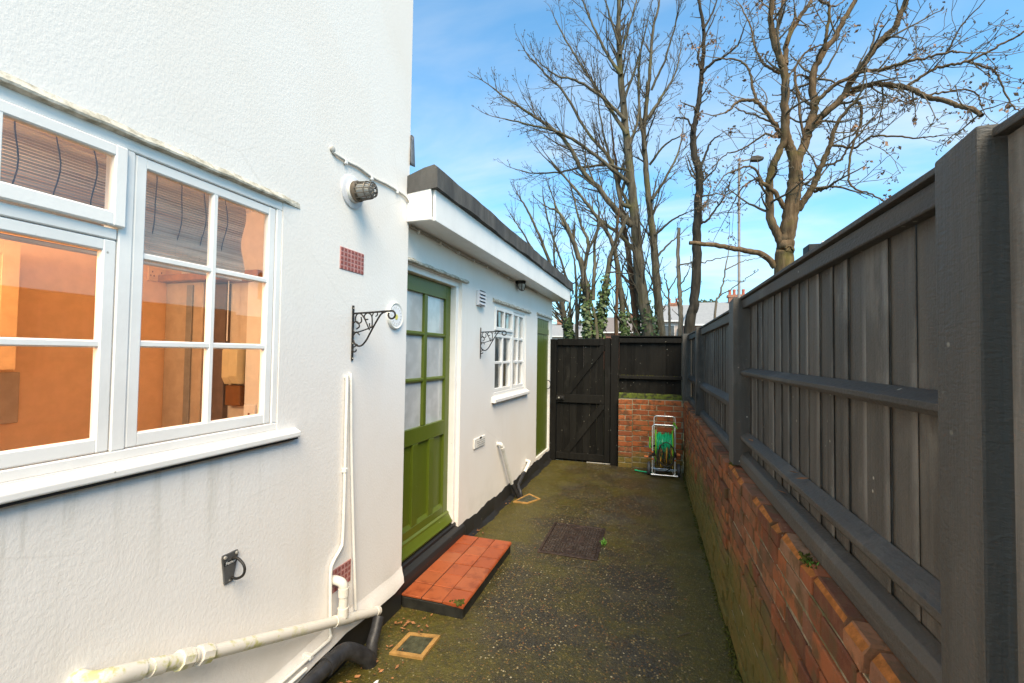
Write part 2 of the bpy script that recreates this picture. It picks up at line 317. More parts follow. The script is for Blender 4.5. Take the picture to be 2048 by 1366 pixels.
# bark, far things
def bark(name, a, b, moss):
    t = MT(name, 0.92, 0.15); g = t.noise(14, 6, 0.7, t.pos((1, 1, 0.16))); c = t.mix(t.step(g, 0.32, 0.7), a, b)
    c = t.mix(t.step(t.noise(1.6, 6, 0.7), 0.50, 0.72, 0, 0.62), c, moss); t.color(c); t.bump(g, 0.8, 0.03); MAT[name] = t.m
bark('bark_grey', (0.062, 0.053, 0.036), (0.160, 0.138, 0.098), (0.150, 0.145, 0.036))
bark('bark_red', (0.085, 0.045, 0.026), (0.175, 0.105, 0.066), (0.09, 0.085, 0.04))
bark('bark_dark', (0.028, 0.024, 0.019), (0.078, 0.064, 0.047), (0.095, 0.060, 0.026))
bark('bark_oak', (0.085, 0.055, 0.030), (0.205, 0.140, 0.080), (0.135, 0.120, 0.030))
bark('bark_pale', (0.13, 0.105, 0.075), (0.25, 0.21, 0.16), (0.16, 0.14, 0.07))
simple('twig', (0.082, 0.066, 0.044), 0.85, var=0.25, scale=3)
simple('twig_pale', (0.120, 0.094, 0.060), 0.85, var=0.3, scale=3)
simple('dead_leaf', (0.27, 0.155, 0.090), 0.85, var=0.35, scale=5)
t = MT('ivy', 0.5, 0.4); t.color(t.mix(t.step(t.noise(9, 3), 0.3, 0.7), (0.040, 0.066, 0.018), (0.095, 0.135, 0.036))); MAT['ivy'] = t.m
simple('far_brick', (0.36, 0.17, 0.11), 0.9, var=0.2, scale=6)
simple('far_render', (0.62, 0.52, 0.46), 0.9, var=0.1, scale=3)
t = MT('far_slate', 0.6, 0.4); t.color(t.mix(t.noise(5, 4), (0.22, 0.22, 0.22), (0.36, 0.36, 0.35))); MAT['far_slate'] = t.m
t = MT('far_tile', 0.7, 0.3); t.color(t.mix(t.noise(5, 4), (0.16, 0.13, 0.12), (0.26, 0.23, 0.21))); MAT['far_tile'] = t.m
simple('far_pot', (0.46, 0.13, 0.075), 0.8)
simple('far_trim', (0.75, 0.75, 0.74), 0.6)
simple('far_glass', (0.10, 0.11, 0.12), 0.15, spec=0.6)
simple('far_foliage', (0.055, 0.070, 0.040), 0.9, var=0.4)
simple('lamp_post_grey', (0.30, 0.27, 0.25), 0.7, var=0.1)
simple('lamp_head', (0.075, 0.065, 0.055), 0.7)
t = MT('letter_white', 0.5); t.color((0.75, 0.75, 0.74)); MAT['letter_white'] = t.m
simple('plate_grey', (0.115, 0.115, 0.115), 0.45, 0.3, var=0.25, scale=25)
simple('bolt_zinc', (0.50, 0.48, 0.43), 0.4, 0.5, var=0.2)
simple('yellow_dot', (0.72, 0.66, 0.16), 0.6)

# ------------------------------------------------------------------ helpers
MWD = {}
def tag(o, label=None, cat=None, group=None, kind=None):
    if label: o['label'] = label
    if cat: o['category'] = cat
    if group: o['group'] = group
    if kind: o['kind'] = kind
    return o
def empty(name, loc, label, cat, group=None):
    o = bpy.data.objects.new(name, None); o.empty_display_size = 0.1; COL.objects.link(o); o.location = loc
    MWD[o.name] = Vector(loc); return tag(o, label, cat, group)
def worldloc(o): return MWD.get(o.name, Vector((0, 0, 0)))
def ident(p): return p

class MB:
    """collects geometry in world coordinates; build() links it as one mesh object"""
    def __init__(s, tf=None): s.v = []; s.f = []; s.mi = []; s.tf = tf or ident
    def add(s, vs, fs, mi=0):
        k = len(s.v); s.v += [tuple(s.tf(q)) for q in vs]; s.f += [tuple(i+k for i in f) for f in fs]; s.mi += [mi]*len(fs); return s
    def box(s, lo, hi, ch=0.0, mi=0):
        x0, y0, z0 = lo; x1, y1, z1 = hi
        if ch <= 0:
            return s.add([(x0, y0, z0), (x1, y0, z0), (x1, y1, z0), (x0, y1, z0), (x0, y0, z1), (x1, y0, z1), (x1, y1, z1), (x0, y1, z1)],
                         [(0, 3, 2, 1), (4, 5, 6, 7), (0, 1, 5, 4), (1, 2, 6, 5), (2, 3, 7, 6), (3, 0, 4, 7)], mi)
        bm = bmesh.new(); bmesh.ops.create_cube(bm, size=1)
        for q in bm.verts: q.co = Vector(((x0+x1)/2+q.co.x*(x1-x0), (y0+y1)/2+q.co.y*(y1-y0), (z0+z1)/2+q.co.z*(z1-z0)))
        bmesh.ops.bevel(bm, geom=bm.edges[:], offset=ch, segments=1, affect='EDGES', profile=0.5)
        bm.verts.index_update(); r = s.add([q.co[:] for q in bm.verts], [[q.index for q in f.verts] for f in bm.faces], mi); bm.free(); return r
    def prism(s, poly, axis, a, b, mi=0):
        """poly: 2-D outline; axis 0/1/2 it is extruded along from a to b"""
        n = len(poly)
        def P3(q, t): 
            r = list(q); r.insert(axis, t); return tuple(r)
        vs = [P3(q, a) for q in poly]+[P3(q, b) for q in poly]
        fs = [tuple(range(n))[::-1], tuple(range(n, 2*n))]+[(i, (i+1) % n, n+(i+1) % n, n+i) for i in range(n)]
        return s.add(vs, fs, mi)
    def beam(s, p, q, wd, ht, upv=(0, 0, 1), mi=0):
        p = Vector(p); q = Vector(q); d = (q-p).normalized(); u_ = Vector(upv); sd_ = d.cross(u_).normalized(); u_ = sd_.cross(d)
        vs = [e+sd_*(i*wd/2)+u_*(j*ht/2) for e in (p, q) for i, j in ((-1, -1), (1, -1), (1, 1), (-1, 1))]
        return s.add([tuple(a) for a in vs], [(0, 1, 2, 3), (7, 6, 5, 4), (0, 4, 5, 1), (1, 5, 6, 2), (2, 6, 7, 3), (3, 7, 4, 0)], mi)
    def tube(s, pts, r, n=8, cap=True, closed=False, mi=0, flat=1.0, ref=None):
        P = np.array([s.tf(q) for q in pts], float); k = len(P); rr = np.full(k, r) if np.isscalar(r) else np.array(r, float)
        T = np.gradient(P, axis=0) if not closed else (np.roll(P, -1, 0)-np.roll(P, 1, 0)); T /= (np.linalg.norm(T, axis=1)[:, None]+1e-12)
        a = np.array(ref if ref is not None else ([0, 0, 1.0] if abs(T[:, 2]).mean() < 0.8 else [1.0, 0, 0]))
        U = []; pu = a
        for i in range(k):
            uu = pu-T[i]*(pu@T[i]); l_ = np.linalg.norm(uu)
            if l_ < 1e-6: uu = np.cross(T[i], [0.3, 0.9, 0.1]); l_ = np.linalg.norm(uu)
            uu /= l_; U.append(uu); pu = uu
        U = np.array(U); V = np.cross(T, U); an = np.linspace(0, 2*math.pi, n, endpoint=False)
        ring = P[:, None]+rr[:, None, None]*(np.cos(an)[None, :, None]*U[:, None]*flat+np.sin(an)[None, :, None]*V[:, None])
        k0 = len(s.v); s.v += [tuple(q) for q in ring.reshape(-1, 3)]
        seg = k if closed else k-1
        for i in range(seg):
            j = (i+1) % k
            for m in range(n):
                m2 = (m+1) % n; s.f.append((k0+i*n+m, k0+i*n+m2, k0+j*n+m2, k0+j*n+m)); s.mi.append(mi)
        if cap and not closed:
            s.f.append(tuple(k0+m for m in range(n))[::-1]); s.f.append(tuple(k0+(k-1)*n+m for m in range(n))); s.mi += [mi, mi]
        return s
    def lathe(s, c, ax, prof, n=20, mi=0):
        """prof: (radius, distance along axis)"""
        c = np.array(c, float); ax = np.array(ax, float); ax /= np.linalg.norm(ax)
        u_ = np.cross(ax, [0, 0, 1.0]); u_ = u_/np.linalg.norm(u_) if np.linalg.norm(u_) > 1e-3 else np.array([1.0, 0, 0]); v_ = np.cross(ax, u_)
        vs = []; fs = []
        for r_, d_ in prof:
            for m in range(n):
                a = 2*math.pi*m/n; vs.append(tuple(c+ax*d_+r_*(math.cos(a)*u_+math.sin(a)*v_)))
        for i in range(len(prof)-1):
            for m in range(n): fs.append((i*n+m, i*n+(m+1) % n, (i+1)*n+(m+1) % n, (i+1)*n+m))
        fs.append(tuple(range(n))[::-1]); fs.append(tuple((len(prof)-1)*n+m for m in range(n)))
        return s.add(vs, fs, mi)
    def build(s, name, mat, parent=None, loc=None, smooth=False, bevel=0.0):
        org = worldloc(parent) if parent is not None else Vector(loc if loc is not None else (0, 0, 0))
        V = np.array(s.v, float)-np.array(org)
        me = bpy.data.meshes.new(name); me.from_pydata([tuple(q) for q in V], [], s.f)
        for mm in (mat if isinstance(mat, (list, tuple)) else [mat]): me.materials.append(MAT[mm])
        if any(s.mi): me.polygons.foreach_set('material_index', s.mi)
        bm = bmesh.new(); bm.from_mesh(me); bmesh.ops.recalc_face_normals(bm, faces=bm.faces[:])
        if bevel > 0: bmesh.ops.bevel(bm, geom=[e for e in bm.edges if e.calc_face_angle(0) > 0.5], offset=bevel, segments=2, affect='EDGES', profile=0.6)
        bm.to_mesh(me); bm.free()
        if smooth:
            me.polygons.foreach_set('use_smooth', [True]*len(me.polygons)); me.set_sharp_from_angle(angle=R(42))
        o = bpy.data.objects.new(name, me); COL.objects.link(o)
        if parent is not None: o.parent = parent; MWD[o.name] = org
        else: o.location = org; MWD[o.name] = org
        return o

def place(name, mesh, loc, parent):
    o = bpy.data.objects.new(name, mesh); COL.objects.link(o); o.parent = parent
    o.location = Vector(loc)-worldloc(parent); return o
def curve(pts, n=6):
    """Catmull-Rom through the points"""
    P = [np.array(p, float) for p in pts]; P = [2*P[0]-P[1]]+P+[2*P[-1]-P[-2]]; o_ = []
    for i in range(1, len(P)-2):
        for t_ in np.linspace(0, 1, n, endpoint=False):
            a, b, c_, d = P[i-1:i+3]
            o_.append(0.5*((2*b)+(c_-a)*t_+(2*a-5*b+4*c_-d)*t_**2+(3*b-a-3*c_+d)*t_**3))
    o_.append(P[-2]); return np.array(o_)

# extension frame: runs very slightly towards the passage as it goes away
EA = 0.0148; EP = np.array([-1.545, 2.5, 0]); EU = np.array([math.sin(EA), math.cos(EA), 0]); EN = np.array([math.cos(EA), -math.sin(EA), 0])
def EX(q): return EP+EU*(q[1]-2.5)+EN*q[0]+np.array([0, 0, q[2]])
XM = -1.5            # face of the main house wall

# ------------------------------------------------------------------ ground
tag(MB().box((-120, -40, -0.3), (120, 260, -0.006)).build('ground', 'earth'), kind='structure')
g = MB(); nx, ny = 24, 60
xs = np.linspace(-1.75, 0.62, nx); ys = np.linspace(-3.0, 6.95, ny)
for j in range(ny):
    for i in range(nx): g.v.append((xs[i], ys[j], 0.004*math.sin(xs[i]*3+ys[j]*2.1)*math.sin(ys[j]*1.7)))
for j in range(ny-1):
    for i in range(nx-1): g.f.append((j*nx+i, j*nx+i+1, (j+1)*nx+i+1, (j+1)*nx+i)); g.mi.append(0)
tag(g.build('path', 'paving', smooth=True), kind='structure')
tag(MB().box((0.7, -12, -0.005), (9, 60, 0.0)).build('garden_soil', 'earth'), kind='structure')

# ------------------------------------------------------------------ main house
house = empty('house', (XM, 0, 0), 'white rough-rendered house wall with a multi-paned white window', 'house')
WY0, WY1, WZ0, WZ1 = -0.23, 1.50, 1.27, 2.235      # window opening
YE, ZT, TH = 2.515, 5.6, 0.10
m = MB()
def wall_with_holes(mb, x0, x1, y0, y1, z0, z1, holes):
    ys_ = sorted({y0, y1, *[h[0] for h in holes], *[h[1] for h in holes]}); zs_ = sorted({z0, z1, *[h[2] for h in holes], *[h[3] for h in holes]})
    inside = lambda a, b: any(h[0] < a < h[1] and h[2] < b < h[3] for h in holes)
    cells = {}
    for i in range(len(ys_)-1):
        for j in range(len(zs_)-1):
            if not inside((ys_[i]+ys_[i+1])/2, (zs_[j]+zs_[j+1])/2): cells[i, j] = 1
    for (i, j) in cells:
        a, b, c_, d = ys_[i], ys_[i+1], zs_[j], zs_[j+1]
        mb.add([(x1, a, c_), (x1, b, c_), (x1, b, d), (x1, a, d)], [(0, 1, 2, 3)]); mb.add([(x0, a, c_), (x0, b, c_), (x0, b, d), (x0, a, d)], [(3, 2, 1, 0)])
        for (di, dj, q) in ((-1, 0, [(x0, a, c_), (x1, a, c_), (x1, a, d), (x0, a, d)]), (1, 0, [(x0, b, c_), (x1, b, c_), (x1, b, d), (x0, b, d)]),
                            (0, -1, [(x0, a, c_), (x1, a, c_), (x1, b, c_), (x0, b, c_)]), (0, 1, [(x0, a, d), (x1, a, d), (x1, b, d), (x0, b, d)])):
            if (i+di, j+dj) not in cells: mb.add(q, [(0, 1, 2, 3)])
wall_with_holes(m, XM-TH, XM, -4.0, YE, 0.17, ZT, [(WY0, WY1, WZ0, WZ1)])
m.build('wall', 'render_white', house)
# return wall round the corner and the rest of the house body
MB().box((-6.5, YE-0.28, 0.17), (XM-TH-0.002, YE-0.001, ZT)).build('wall', 'render_white', house)
# flared foot of the render, black plinth under it
f = MB(); n_ = 60; prof = [(0.0, 0.255), (0.006, 0.225), (0.018, 0.19), (0.022, 0.155), (-0.02, 0.150)]
yy = np.linspace(-4.0, YE+0.002, n_)
for i, y_ in enumerate(yy):
    for (dx, z_) in prof: f.v.append((XM+dx*(1+0.2*math.sin(y_*9))+0.0015, y_, z_+0.008*math.sin(y_*7.3)+0.004*math.sin(y_*23)))
for i in range(n_-1):
    for k in range(len(prof)-1): f.f.append((i*5+k, i*5+k+1, (i+1)*5+k+1, (i+1)*5+k)); f.mi.append(0)
f.f.append(tuple((n_-1)*5+k for k in range(5))); f.mi.append(0)
f.build('wall_foot', 'render_white', house, smooth=True)
MB().box((XM-TH, -4.0, -0.02), (XM+0.006, YE-0.004, 0.172)).build('plinth', 'paint_black_rough', house)
# hood strip over the window
f = MB(); yy = np.linspace(WY0-0.1, 1.59, 40)
for i, y_ in enumerate(yy):
    j = 0.004*math.sin(y_*31)+0.003*math.sin(y_*77)
    e_ = max(0.15, min(1, (1.59-y_)/0.12))
    for q in ((XM-0.002, 2.232), (XM+0.018*e_, 2.236+j*0.3), (XM+0.019*e_, 2.243+j*0.3), (XM-0.002, 2.268+j*0.5)): f.v.append((q[0], y_, q[1]))
for i in range(39):
    for k in range(4): f.f.append((i*4+k, i*4+(k+1) % 4, (i+1)*4+(k+1) % 4, (i+1)*4+k)); f.mi.append(0)
f.f += [(0, 1, 2, 3), tuple(39*4+k for k in range(4))]; f.mi += [0, 0]
f.build('hood_strip', 'mortar_strip', house)

# window: frame is the part, casements, bars, panes and sill its sub-parts
FX = XM-0.003        # face of the frame
wf = MB()
def fbox(mb, y0, y1, z0, z1, d0=0.0, d1=0.07, ch=0.003): mb.box((FX-d1, y0, z0), (FX-d0, y1, z1), ch)
ML = [-0.23, 0.345, 0.915, 1.50]                    # frame lines of the three lights
fbox(wf, WY0, WY1, 2.198, 2.235); fbox(wf, WY0, WY1, 1.27, 1.300)
for k, y_ in enumerate(ML):
    a, b = (y_-0.019, y_+0.019); 
    if k == 0: a, b = y_, y_+0.03
    if k == 3: a, b = y_-0.03, y_
    fbox(wf, a, b, 1.3005, 2.1975)
window = wf.build('window', 'paint_white', house); MWD[window.name] = worldloc(house)
def casement(y0, y1, z0, z1, cols, rows, st=0.034, d0=0.003, bottom=0.042, top=0.034, prj=0.0):
    """stiles and rails as one casement, each bar and pane on its own"""
    X1 = FX-d0+prj; X0 = X1-0.028
    c_ = MB(); c_.box((X0, y0, z0), (X1, y0+st, z1), 0.004); c_.box((X0, y1-st, z0), (X1, y1, z1), 0.004)
    c_.box((X0+0.0005, y0+st-0.004, z0+0.0005), (X1-0.001, y1-st+0.004, z0+bottom), 0.004); c_.box((X0+0.0005, y0+st-0.004, z1-top), (X1-0.001, y1-st+0.004, z1-0.0005), 0.004)
    c_.build('casement', 'paint_white', window)
    ya, yb, za, zb = y0+st, y1-st, z0+bottom, z1-top; bw = 0.022
    for k in range(1, cols):
        y_ = ya+(yb-ya)*k/cols
        MB().prism([(X0+0.004, y_-bw/2), (X1-0.010, y_-bw/2), (X1-0.002, y_-bw*0.3), (X1-0.002, y_+bw*0.3), (X1-0.010, y_+bw/2), (X0+0.004, y_+bw/2)], 2, za-0.003, zb+0.003).build('glazing_bar', 'paint_white', window)
    for k in range(1, rows):
        z_ = za+(zb-za)*k/rows
        MB().prism([(X0+0.005, z_-bw/2), (X1-0.011, z_-bw/2), (X1-0.003, z_-bw*0.3), (X1-0.003, z_+bw*0.3), (X1-0.011, z_+bw/2), (X0+0.005, z_+bw/2)], 1, ya-0.003, yb+0.003).build('glazing_bar', 'paint_white', window)
    for i in range(cols):
        for j in range(rows):
            a, b = ya+(yb-ya)*i/cols, ya+(yb-ya)*(i+1)/cols; c0, c1 = za+(zb-za)*j/rows, za+(zb-za)*(j+1)/rows
            xg = X1-0.015; MB().add([(xg, a+0.004, c0+0.004), (xg, b-0.004, c0+0.004), (xg, b-0.004, c1-0.004), (xg, a+0.004, c1-0.004)], [(0, 1, 2, 3)]).build('pane', 'glass', window)
casement(ML[2]+0.021, ML[3]-0.032, 1.302, 2.196, 2, 3)
for a, b in ((ML[1]+0.021, ML[2]-0.021), (ML[0]+0.032, ML[1]-0.021)):
    casement(a, b, 1.302, 1.918, 2, 2)
    MB().box((FX-0.068, a+0.001, 1.9195), (FX-0.001, b-0.001, 1.952), 0.003).build('transom', 'paint_white', window)
    casement(a-0.012, b+0.012, 1.957, 2.196, 2, 1, prj=0.018)
f = MB(); f.prism([(XM-0.08, 1.226), (XM+0.026, 1.226), (XM+0.030, 1.230), (XM+0.030, 1.248), (XM+0.026, 1.253), (XM-0.013, 1.2695), (XM-0.08, 1.2695)], 1, WY0-0.1, 1.602)
f.build('sill', 'paint_white', window, bevel=0.003)
f = MB(); f.box((XM-0.001, WY0-0.1, 1.217), (XM+0.022, 1.595, 1.2255)); f.build('sill_drip', 'paint_black_rough', window)

# air bricks: cut in the render, one beside the lamp, one low behind the pipe
def air_brick(y0, y1, z0, z1, cols, rows, parent, tf=ident, x=XM, skew=0.0):
    f = MB(tf); f.box((x-0.02, y0, z0), (x+0.003, y1, z1), 0.002); o = f.build('air_brick', 'air_brick', parent)
    MWD[o.name] = worldloc(parent); dy = (y1-y0)/cols; dz = (z1-z0)/rows; f = MB(tf)
    for i in range(cols):
        for j in range(rows): f.box((x+0.0005, y0+dy*(i+0.22), z0+dz*(j+0.2)), (x+0.0045, y0+dy*(i+0.78), z0+dz*(j+0.8)))
    f.build('air_holes', 'air_brick_hole', o)
air_brick(1.864, 2.058, 2.020, 2.135, 7, 5, house)
air_brick(1.850, 2.010, 0.405, 0.52, 6, 4, house)

# ---------------- kitchen behind the window (lit by its own ceiling lamp)
RX0, RX1, RY0, RY1, RZ0, RZ1 = -3.08, XM-TH, -1.2, 2.22, 0.2, 2.5
def slab(name, lo, hi, mat): return MB().box(lo, hi).build(name, mat, house)
slab('room_wall', (RX0-0.05, RY0, RZ0), (RX0, RY1, RZ1), 'room_wall'); slab('room_wall', (RX0, RY1, RZ0), (RX1-0.001, RY1+0.01, RZ1), 'room_wall_end')
slab('room_wall', (RX0, RY0-0.05, RZ0), (RX1-0.001, RY0, RZ1), 'room_wall')
slab('room_floor', (RX0, RY0, RZ0-0.03), (RX1-0.001, RY1, RZ0), 'room_floor'); slab('room_ceiling', (RX0-0.04, RY0, RZ1+0.001), (RX1-0.001, RY1, RZ1+0.05), 'reveal_white')
LX, LY = -2.45, 0.35
lamp = empty('ceiling_lamp', (LX, LY, RZ1), 'warm kitchen ceiling lamp inside the house', 'ceiling lamp')
MB().lathe((LX, LY, RZ1), (0, 0, -1), [(0.05, 0), (0.05, 0.03), (0.01, 0.035), (0.01, 0.10)], 16).build('ceiling_rose', 'plastic_white', lamp, smooth=True)
t = MT('bulb_glow', 0.5); t.b.inputs['Emission Color'].default_value = (1, 0.60, 0.28, 1); t.b.inputs['Emission Strength'].default_value = 12; MAT['bulb_glow'] = t.m
MB().lathe((LX, LY, RZ1-0.10), (0, 0, -1), [(0.012, 0), (0.03, 0.03), (0.035, 0.06), (0.02, 0.09)], 14).build('bulb', 'bulb_glow', lamp, smooth=True)
pl = bpy.data.lights.new('kitchen_light', 'POINT'); pl.energy = 16; pl.color = (1.0, 0.66, 0.36); pl.shadow_soft_size = 0.16
po = bpy.data.objects.new('kitchen_light', pl); COL.objects.link(po); po.parent = lamp; po.location = (0, 0, -0.42)
# wall cupboards, worktop, tall unit, telephone, sockets
cb = empty('wall_cupboard', (RX0, 0.6, 1.49), 'wooden kitchen wall cupboard seen through the lower left casement', 'cupboard')
MB().box((RX0+0.001, -0.12, 1.49), (RX0+0.28, 1.275, 2.09), 0.004).build('carcass', 'cupboard_wood', cb)
for a in (-0.11, 0.35, 0.81):
    d_ = MB(); d_.box((RX0+0.2805, a+0.003, 1.495), (RX0+0.298, a+0.457, 2.085), 0.003); o = d_.build('door', 'cupboard_wood', cb); MWD[o.name] = worldloc(cb)
    d_ = MB()
    for lo, hi in (((a+0.005, 1.50), (a+0.06, 2.08)), ((a+0.397, 1.50), (a+0.454, 2.08)), ((a+0.0605, 1.50), (a+0.3965, 1.56)), ((a+0.0605, 2.02), (a+0.3965, 2.08))): d_.box((RX0+0.2985, lo[0], lo[1]), (RX0+0.306, hi[0], hi[1]))
    d_.build('door_frame', 'cupboard_wood', o)
wt = empty('kitchen_counter', (RX0, 0.2, RZ0), 'dark worktop with units along the kitchen back wall', 'counter')
MB().box((RX0+0.001, -1.15, 1.05), (RX0+0.60, 1.40, 1.09), 0.004).build('worktop', 'worktop', wt)
MB().box((RX0+0.001, -1.15, RZ0+0.001), (RX0+0.56, 1.38, 1.0495)).build('base_units', 'cupboard_wood', wt)
hb = MB().box((RX0+0.001, 1.02, 1.22), (RX0+0.02, 1.415, 1.475), 0.003).build('splash_panel', 'unit_tan', loc=(RX0, 1.2, 1.22)); tag(hb, 'dull grey-brown panel under the kitchen wall cupboard', 'panel')
tu = empty('tall_cupboard', (-2.95, 2.16, RZ0), 'tall tan kitchen cupboard standing beside the orange-lit wall', 'cupboard')
MB().box((-3.075, 2.12, RZ0+0.001), (-2.745, RY1-0.001, 2.04), 0.004).build('carcass', 'unit_tan', tu)
MB().box((-2.875, 2.108, RZ0+0.05), (-2.825, 2.1195, 2.02), 0.002).build('edge_strip', 'unit_grey', tu)
MB().box((-3.078, 2.06, 2.0405), (-2.24, RY1-0.001, 2.085), 0.003).build('top_board', 'worktop', tu)
dk = MB().box((-2.735, RY1-0.04, RZ0+0.002), (-2.625, RY1-0.002, 2.035), 0.003).build('inner_door', 'door_dark', loc=(-2.68, RY1, RZ0)); tag(dk, 'dark brown door edge inside the kitchen', 'door')
ph = empty('wall_telephone', (-2.53, RY1, 1.22), 'cream wall telephone with a hanging pull cord in the kitchen', 'telephone')
f = MB(); f.prism([(RY1-0.001, 1.38), (RY1-0.05, 1.385), (RY1-0.072, 1.43), (RY1-0.072, 1.60), (RY1-0.05, 1.63), (RY1-0.001, 1.63)], 0, -2.605, -2.545); f.build('body', 'phone_cream', ph, bevel=0.006)
f = MB(); f.prism([(RY1-0.001, 1.385), (RY1-0.055, 1.39), (RY1-0.082, 1.44), (RY1-0.082, 1.60), (RY1-0.06, 1.62), (RY1-0.001, 1.62)], 0, -2.538, -2.468); f.build('handset', 'phone_cream', ph, bevel=0.006)
MB().box((-2.595, RY1-0.05, 1.25), (-2.475, RY1-0.002, 1.378), 0.004).build('cradle', 'phone_dark', ph)
MB().tube([(-2.545, RY1-0.09, 2.0395), (-2.545, RY1-0.09, 1.66)], 0.003, 6).build('pull_cord', 'plastic_white', ph)
rv = slab('room_reveal', (-2.455, RY1-0.03, RZ0+0.002), (RX1-0.002, RY1-0.0005, 2.039), 'reveal_white')
sk = empty('wall_socket', (-2.40, RY1-0.03, 1.18), 'white wall socket low in the right casement of the kitchen window', 'socket')
MB().box((-2.445, RY1-0.045, 1.165), (-2.355, RY1-0.0305, 1.265), 0.004).build('plate', 'plastic_white', sk)
f = MB(); f.box((-2.405, RY1-0.048, 1.195), (-2.393, RY1-0.0455, 1.212)); f.build('slot', 'phone_dark', sk)
s2 = empty('twin_socket', (RX0, 2.07, 2.03), 'twin socket on the orange-lit kitchen wall in the right casement', 'socket')
MB().box((RX0+0.001, 2.00, 2.04), (RX0+0.014, 2.11, 2.13), 0.003).build('plate', 'cupboard_wood', s2)
f = MB()
for yq in (2.025, 2.08):
    for dy, dz in ((0, 0.06), (-0.010, 0.035), (0.010, 0.035)): f.box((RX0+0.0141, yq+dy-0.003, 2.04+dz-0.005), (RX0+0.0155, yq+dy+0.003, 2.04+dz+0.005))
tag(f.build('slots', 'phone_dark', s2), kind='stuff')
# bamboo roller blind hanging just inside the glass
bl = empty('bamboo_blind', (XM-0.16, 0.7, 2.2), 'brown bamboo slat blind with dark cords inside the window', 'blind')
f = MB(); bx = XM-0.155; zb = []; z_ = 2.225
while z_ > 1.925: zb.append(z_); z_ -= 0.0085
for k, z_ in enumerate(zb):
    x_ = bx+0.012*math.sin(k*0.23); f.box((x_-0.002, WY0+0.03, z_-0.0034), (x_+0.002, WY1-0.055, z_+0.0034))
for a in np.linspace(0.4, 5.2, 10): f.box((bx-0.012+0.022*math.cos(a)-0.002, WY0+0.03, 1.915+0.020*math.sin(a)-0.0034), (bx-0.012+0.022*math.cos(a)+0.002, WY1-0.055, 1.915+0.02*math.sin(a)+0.0034))
tag(f.build('slats', 'bamboo', bl), kind='stuff')
for k in range(18):
    y_ = WY0+0.07+k*0.089
    MB().tube([(bx+0.006+0.012*math.sin(i*0.5), y_+0.004*math.sin(i*0.9+k), 2.22-i*0.0275) for i in range(12)], 0.0018, 5).build('cord', 'blind_cord', bl, smooth=True)

# ------------------------------------------------------------------ extension
ext = empty('extension', tuple(EX((0, 2.5, 0))), 'low white flat-roofed extension with dark felt roof edge', 'extension')
DY0, DY1, DZ0, DZ1 = 2.555, 3.452, 0.19, 2.205      # door opening
QY0, QY1, QZ0, QZ1 = 4.235, 5.370, 1.180, 2.125      # window opening
SY0, SY1, SZ0, SZ1 = 5.915, 6.665, 0.19, 2.130       # store door opening
m = MB(EX); wall_with_holes(m, -0.25, 0.0, 2.517, 6.80, 0.135, 2.455, [(DY0, DY1, 0.0, DZ1), (QY0, QY1, QZ0, QZ1), (SY0, SY1, SZ0, SZ1)])
m.build('wall', 'render_ext', ext)
MB(EX).box((-3.5, 6.56, 0.0), (-0.251, 6.80, 2.455)).build('wall', 'render_ext', ext)
for a, b in ((DY1+0.002, 6.80),):
    f = MB(EX); n_ = 60; yy = np.linspace(a, b, n_)
    for y_ in yy:
        j = 0.010*math.sin(y_*11)+0.006*math.sin(y_*37)
        for q in ((-0.1, 0.15+j), (0.003, 0.152+j), (0.012, 0.135+j), (0.016, 0.03), (0.055+j, -0.005), (-0.1, -0.006)): f.v.append(tuple(EX((q[0], y_, q[1]))))
    for i in range(n_-1):
        for k in range(5): f.f.append((i*6+k, i*6+k+1, (i+1)*6+k+1, (i+1)*6+k)); f.mi.append(0)
    f.f += [tuple(range(6)), tuple((n_-1)*6+k for k in range(6))]; f.mi += [0, 0]
    f.build('plinth', 'paint_black_rough', ext, smooth=True)
# eaves: soffit, fascia, felted kerb
OV = 0.235
MB(EX).box((-0.25, 2.519, 2.456), (OV-0.022, 7.02, 2.468)).build('soffit', 'paint_white', ext)
f = MB(EX); f.box((OV-0.020, 2.517, 2.440), (OV, 7.03, 2.640), 0.003); f.build('fascia', 'fascia_white', ext)
f = MB(EX); f.box((0.046, 2.490, 2.440), (OV-0.0205, 2.5165, 2.640), 0.003); f.build('fascia_end', 'fascia_white', ext)
f = MB(EX); n_ = 46; yy = np.linspace(2.487, 7.14, n_)
for i, y_ in enumerate(yy):
    j = 0.0025*math.sin(y_*6.1)+0.002*math.sin(y_*17); b = 0.003*math.sin(y_*4.4)+0.002*math.sin(y_*13)
    for q in ((-0.6, 2.735), (OV-0.07, 2.775+j), (OV+0.002, 2.788+j), (OV+0.026+b, 2.772+j), (OV+0.030+b*1.6, 2.642+b), (OV+0.002, 2.638), (-0.6, 2.62)):
        x_ = q[0] if y_ > 2.52 else max(q[0], 0.046)
        f.v.append(tuple(EX((x_, y_, q[1]))))
for i in range(n_-1):
    for k in range(7): f.f.append((i*7+k, i*7+(k+1) % 7, (i+1)*7+(k+1) % 7, (i+1)*7+k)); f.mi.append(0)
f.f += [tuple(range(7)), tuple((n_-1)*7+k for k in range(7))]; f.mi += [0, 0]
f.build('roof_edge', 'roof_felt', ext)
MB(EX).box((-3.6, 2.53, 2.60), (-0.55, 7.1, 2.72)).build('roof', 'roof_felt', ext)
MB(EX).box((OV+0.006, 7.1405, 2.595), (OV+0.036, 7.165, 2.655), 0.003).build('drip_end', 'roof_felt', ext)
